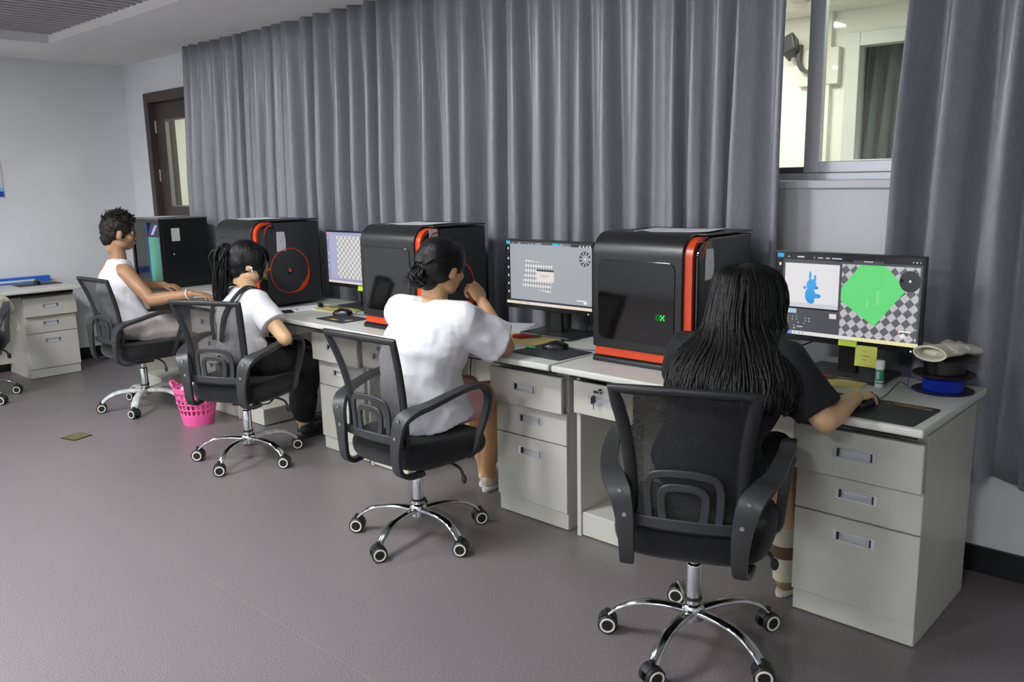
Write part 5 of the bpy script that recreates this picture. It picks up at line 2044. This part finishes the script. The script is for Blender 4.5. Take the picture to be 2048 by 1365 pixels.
# ---- person in black overalls with a ponytail
t = thing('person', 'person with a ponytail in a white T-shirt and black overalls', 'person', (0, 0, 0), 0, 'people at the desks')
J = dict(pelvis=V(-3.37, -.18, .545), waist=V(-3.385, -.185, .66), chest=V(-3.395, -.155, .78), neck=V(-3.40, -.115, .905),
         shR=V(-3.245, -.150, .850), elR=V(-3.065, -.115, .685), wrR=V(-3.225, -.03, .635),
         shL=V(-3.565, -.115, .850), elL=V(-3.60, .02, .70), wrL=V(-3.42, .09, .640),
         hipR=V(-3.275, -.12, .54), knR=V(-3.27, .155, .505), anR=V(-3.455, .215, .10),
         hipL=V(-3.46, -.09, .54), knL=V(-3.46, .22, .515), anL=V(-3.58, .28, .10))
hc, HR = V(-3.395, -.095, 1.055), frame_from(radians(-26), radians(-8), radians(2))
make_body(t, J, hc, HR, M_skin2, hs=.96, hands=[
    dict(wrist=J['wrR'], fw=(-.8, .5, -.1), up=(.1, .1, 1), thumb_side=1, curls=[.4, .45, .5, .55], s=.9),
    dict(wrist=J['wrL'], fw=(.85, -.2, -.1), up=(0, 0, 1), thumb_side=1, curls=[.4, .45, .5, .55], s=.9)])
face_bits(t, hc, HR, M_hair)
shirt(t, J, M_wshirt, .60, .007, 15, sleeve_r=(.070, .070, .074), grow=.016)
legs_cloth(t, J, M_bpants, .94, (.098, .074, .062), 'overalls', 7, fold=.010)
# overall straps
for S, s in (('L', -1), ('R', 1)):
    nb, sh = J['neck'], J['sh' + S]
    top = nb.lerp(sh, .58) + V(0, 0, .045)
    fx = (J['shR'] - J['shL']).normalized()
    fy = V(0, 0, 1).cross(fx)
    pts = [J['waist'] - fy * .125 + fx * .045 * s, J['chest'] - fy * .140 + fx * .075 * s, J['chest'].lerp(nb, .65) - fy * .125 + fx * .095 * s, top - fy * .05 + V(0, 0, .012), top + fy * .012 + V(0, 0, .010), J['chest'].lerp(nb, .5) + fy * .125 + fx * .10 * s, J['chest'] + fy * .14 + fx * .09 * s, J['waist'] + fy * .13 + fx * .09 * s]
    P = spline(pts, 6)
    MB().sweep(P, lambda i, q: [(.019, -.003), (.019, .003), (-.019, .003), (-.019, -.003)], up=fx).build('strap', M_bpants, t, smooth=40)
for S in 'RL':
    a = J['an' + S]
    shoe(t, (a.x + .02, a.y - .03), (-.25, 1), M_dkshoe, M_dkshoe)
g = MB()
HE((0, -.018, .036), (.082, .096, .084))
HE((0, -.036, .005), (.079, .080, .084))
HE((0, .040, .060), (.064, .050, .042))
for sx in (-1, 1):
    HE((sx * .055, .012, .022), (.032, .062, .060))
    HE((sx * .064, .052, -.006), (.012, .018, .055))
HE((0, .072, .040), (.050, .024, .030))
HE((0, -.062, -.05), (.058, .044, .045))
remeshed(g, .005, 4, 'hair', M_hair, t, fold=.004, fscale=30, fstretch=(1, 1, .4))
rnd = random.Random(5)
tb = hc + HR @ V(-.005, -.104, .045)
tl = MB()
paths = []
for k in range(170):
    o = Vector((rnd.gauss(0, .014), rnd.gauss(0, .012), rnd.gauss(0, .012)))
    e = Vector((rnd.gauss(0, .020), rnd.gauss(0, .016), 0))
    ln = rnd.uniform(.8, 1.05)
    pts = [tb + HR @ V(0, .03, .0) + o * .3, tb + HR @ V(0, -.022, .010) + o, tb + HR @ V(0, -.036, -.040 * ln) + o + e * .6, tb + HR @ V(.0, -.036, -.12 * ln) + e * 1.1, tb + HR @ V(0, -.034, -.20 * ln) + e * 1.1, tb + HR @ V(0, -.030, -.275 * ln) + e * .8]
    paths.append(spline(pts, 4))
strands(tl, paths, .0075, .002, 5)
tl.build('ponytail', M_hair, t, smooth=180)['kind'] = 'stuff'
MB().lathe([(.016, -.006), (.020, -.004), (.020, .004), (.016, .006)], 16, axis='y').xform(Matrix.Translation(tb) @ HR.to_4x4()).build('hair_tie', M_bpants, t, smooth=60)
fs_ = MB()
paths = []
for k in range(40):
    sx = 1 if k % 2 else -1
    x0 = rnd.uniform(.035, .062)
    pts = [V(sx * x0 * .7, .062, .078), V(sx * (x0 + .012), .080, .03), V(sx * (x0 + .014), .070 + rnd.uniform(-.012, .012), -.02), V(sx * (x0 + .008), .062 + rnd.uniform(-.01, .01), -.065 + rnd.uniform(-.03, .02))]
    paths.append([hc + HR @ (q * .97) for q in spline(pts, 4)])
for k in range(46):
    x0 = rnd.uniform(-.048, .048)
    pts = [V(x0 * .5, .03, .108), V(x0 * .8, .078, .085), V(x0, .100, .045), V(x0 * 1.08, .100, .016 + rnd.uniform(-.008, .01))]
    paths.append([hc + HR @ (q * .97) for q in spline(pts, 4)])
strands(fs_, paths, .0045, .0015, 5)
fs_.build('fringe', M_hair, t, smooth=180)['kind'] = 'stuff'
ep = hc + HR @ V(.080, .006, -.020)
e = MB()
e.ell(ep, (.007, .008, .007), 12, 8, HR)
e.tube([ep, ep + HR @ V(.002, .010, -.026)], [.0035, .003], 8)
remeshed(e, .0015, 1, 'earbud', M_white, t)

# ---- person in a white sleeveless top
t = thing('person', 'person with short tousled hair and glasses in a white sleeveless top', 'person', (0, 0, 0), 0, 'people at the desks')
J = dict(pelvis=V(-4.90, -.14, .555), waist=V(-4.945, -.155, .68), chest=V(-4.985, -.145, .83), neck=V(-5.015, -.115, .985),
         shR=V(-4.855, -.145, .915), elR=V(-4.645, -.085, .745), wrR=V(-4.405, .065, .790),
         shL=V(-5.175, -.115, .915), elL=V(-5.19, .06, .785), wrL=V(-5.0, .17, .790),
         hipR=V(-4.80, -.06, .55), knR=V(-4.735, .28, .525), anR=V(-4.70, .28, .10),
         hipL=V(-4.99, -.06, .55), knL=V(-4.99, .29, .525), anL=V(-4.97, .33, .10))
hc, HR = V(-5.020, -.09, 1.168), frame_from(radians(-18), radians(-6), radians(2))
make_body(t, J, hc, HR, M_skin3, hs=1.03, fat=1.06, hands=[
    dict(wrist=J['wrR'], fw=(.72, .55, -.05), up=(0, 0, 1), thumb_side=-1, curls=[.2, .25, .3, .35], s=1.0),
    dict(wrist=J['wrL'], fw=(.75, .45, -.05), up=(-.1, -.1, 1), thumb_side=1, curls=[(.35, .5, .3), (.35, .5, .3), (.4, .5, .3), (.4, .5, .3)], s=1.0)])
face_bits(t, hc, HR, M_hair2)
shirt(t, J, M_wshirt, .5, .009, 22, grow=.020, sleeveless=True, name='sleeveless_top',
      rings=[(.160, .118), (.162, .118), (.152, .108), (.146, .102), (.150, .104), (.158, .108), (.156, .104), (.138, .088), (.085, .064), (.046, .046)])
legs_cloth(t, J, M_gshort, .10, (.104, .092, .088), 'knee_shorts', 9, fold=.010)
for S in 'RL':
    a = J['an' + S]
    shoe(t, (a.x, a.y - .03), (.05, 1), M_white, M_white)
g = MB()
HE((0, -.018, .044), (.085, .099, .086))
HE((0, -.038, .012), (.080, .082, .080))
HE((0, .030, .080), (.072, .062, .048))
for sx in (-1, 1):
    HE((sx * .054, .010, .036), (.032, .060, .056))
    HE((sx * .068, .020, -.010), (.010, .014, .026))
HE((0, -.066, -.040), (.062, .046, .055))
remeshed(g, .005, 3, 'hair', M_hair2, t, fold=.010, fscale=26)
rnd = random.Random(6)
tf = MB()
paths = []
for k in range(190):
    th, ph_ = rnd.uniform(-pi, pi), rnd.uniform(.05, 1.25)
    n_ = V(sin(ph_) * cos(th), sin(ph_) * sin(th), cos(ph_))
    p = V(n_.x * .080, n_.y * .094 - .006, .046 + n_.z * .082)
    d = (n_ + Vector((rnd.gauss(0, .5), .45 + rnd.gauss(0, .4), rnd.gauss(.1, .3)))).normalized()
    L = rnd.uniform(.02, .045)
    d2 = (d + Vector((rnd.gauss(0, .7), rnd.gauss(.2, .6), -.5))).normalized()
    paths.append([hc + HR @ q for q in spline([p - n_ * .01, p + d * L * .5, p + d * L * .6 + d2 * L * .5], 4)])
strands(tf, paths, .0065, .0015, 5)
tf.build('hair_tufts', M_hair2, t, smooth=180)['kind'] = 'stuff'
gl = MB()
for sx in (-1, 1):
    gl.tube([hc + HR @ V(sx * .033 + .024 * cos(a), .094, -.002 + .019 * sin(a)) for a in [2 * pi * k / 20 for k in range(20)]], .0013, 6, loop=True)
    gl.tube([hc + HR @ V(sx * .057, .094, .003), hc + HR @ V(sx * .076, .07, .004), hc + HR @ V(sx * .081, -.005, .0)], .0013, 6)
gl.tube([hc + HR @ V(-.009, .096, .002), hc + HR @ V(.009, .096, .002)], .0013, 6)
gl.build('glasses', mat('dark_wire', '3a3a3a', rough=.3, metal=.8), t, smooth=60)
w0 = J['elR'].lerp(J['wrR'], .93)
dr = (J['wrR'] - J['elR']).normalized()
u = dr.orthogonal().normalized()
v = dr.cross(u)
MB().tube([w0 + (u * cos(a) + v * sin(a)) * .0315 for a in [2 * pi * k / 24 for k in range(24)]], .0045, 8, loop=True).build('bracelet', M_white, t, smooth=60)
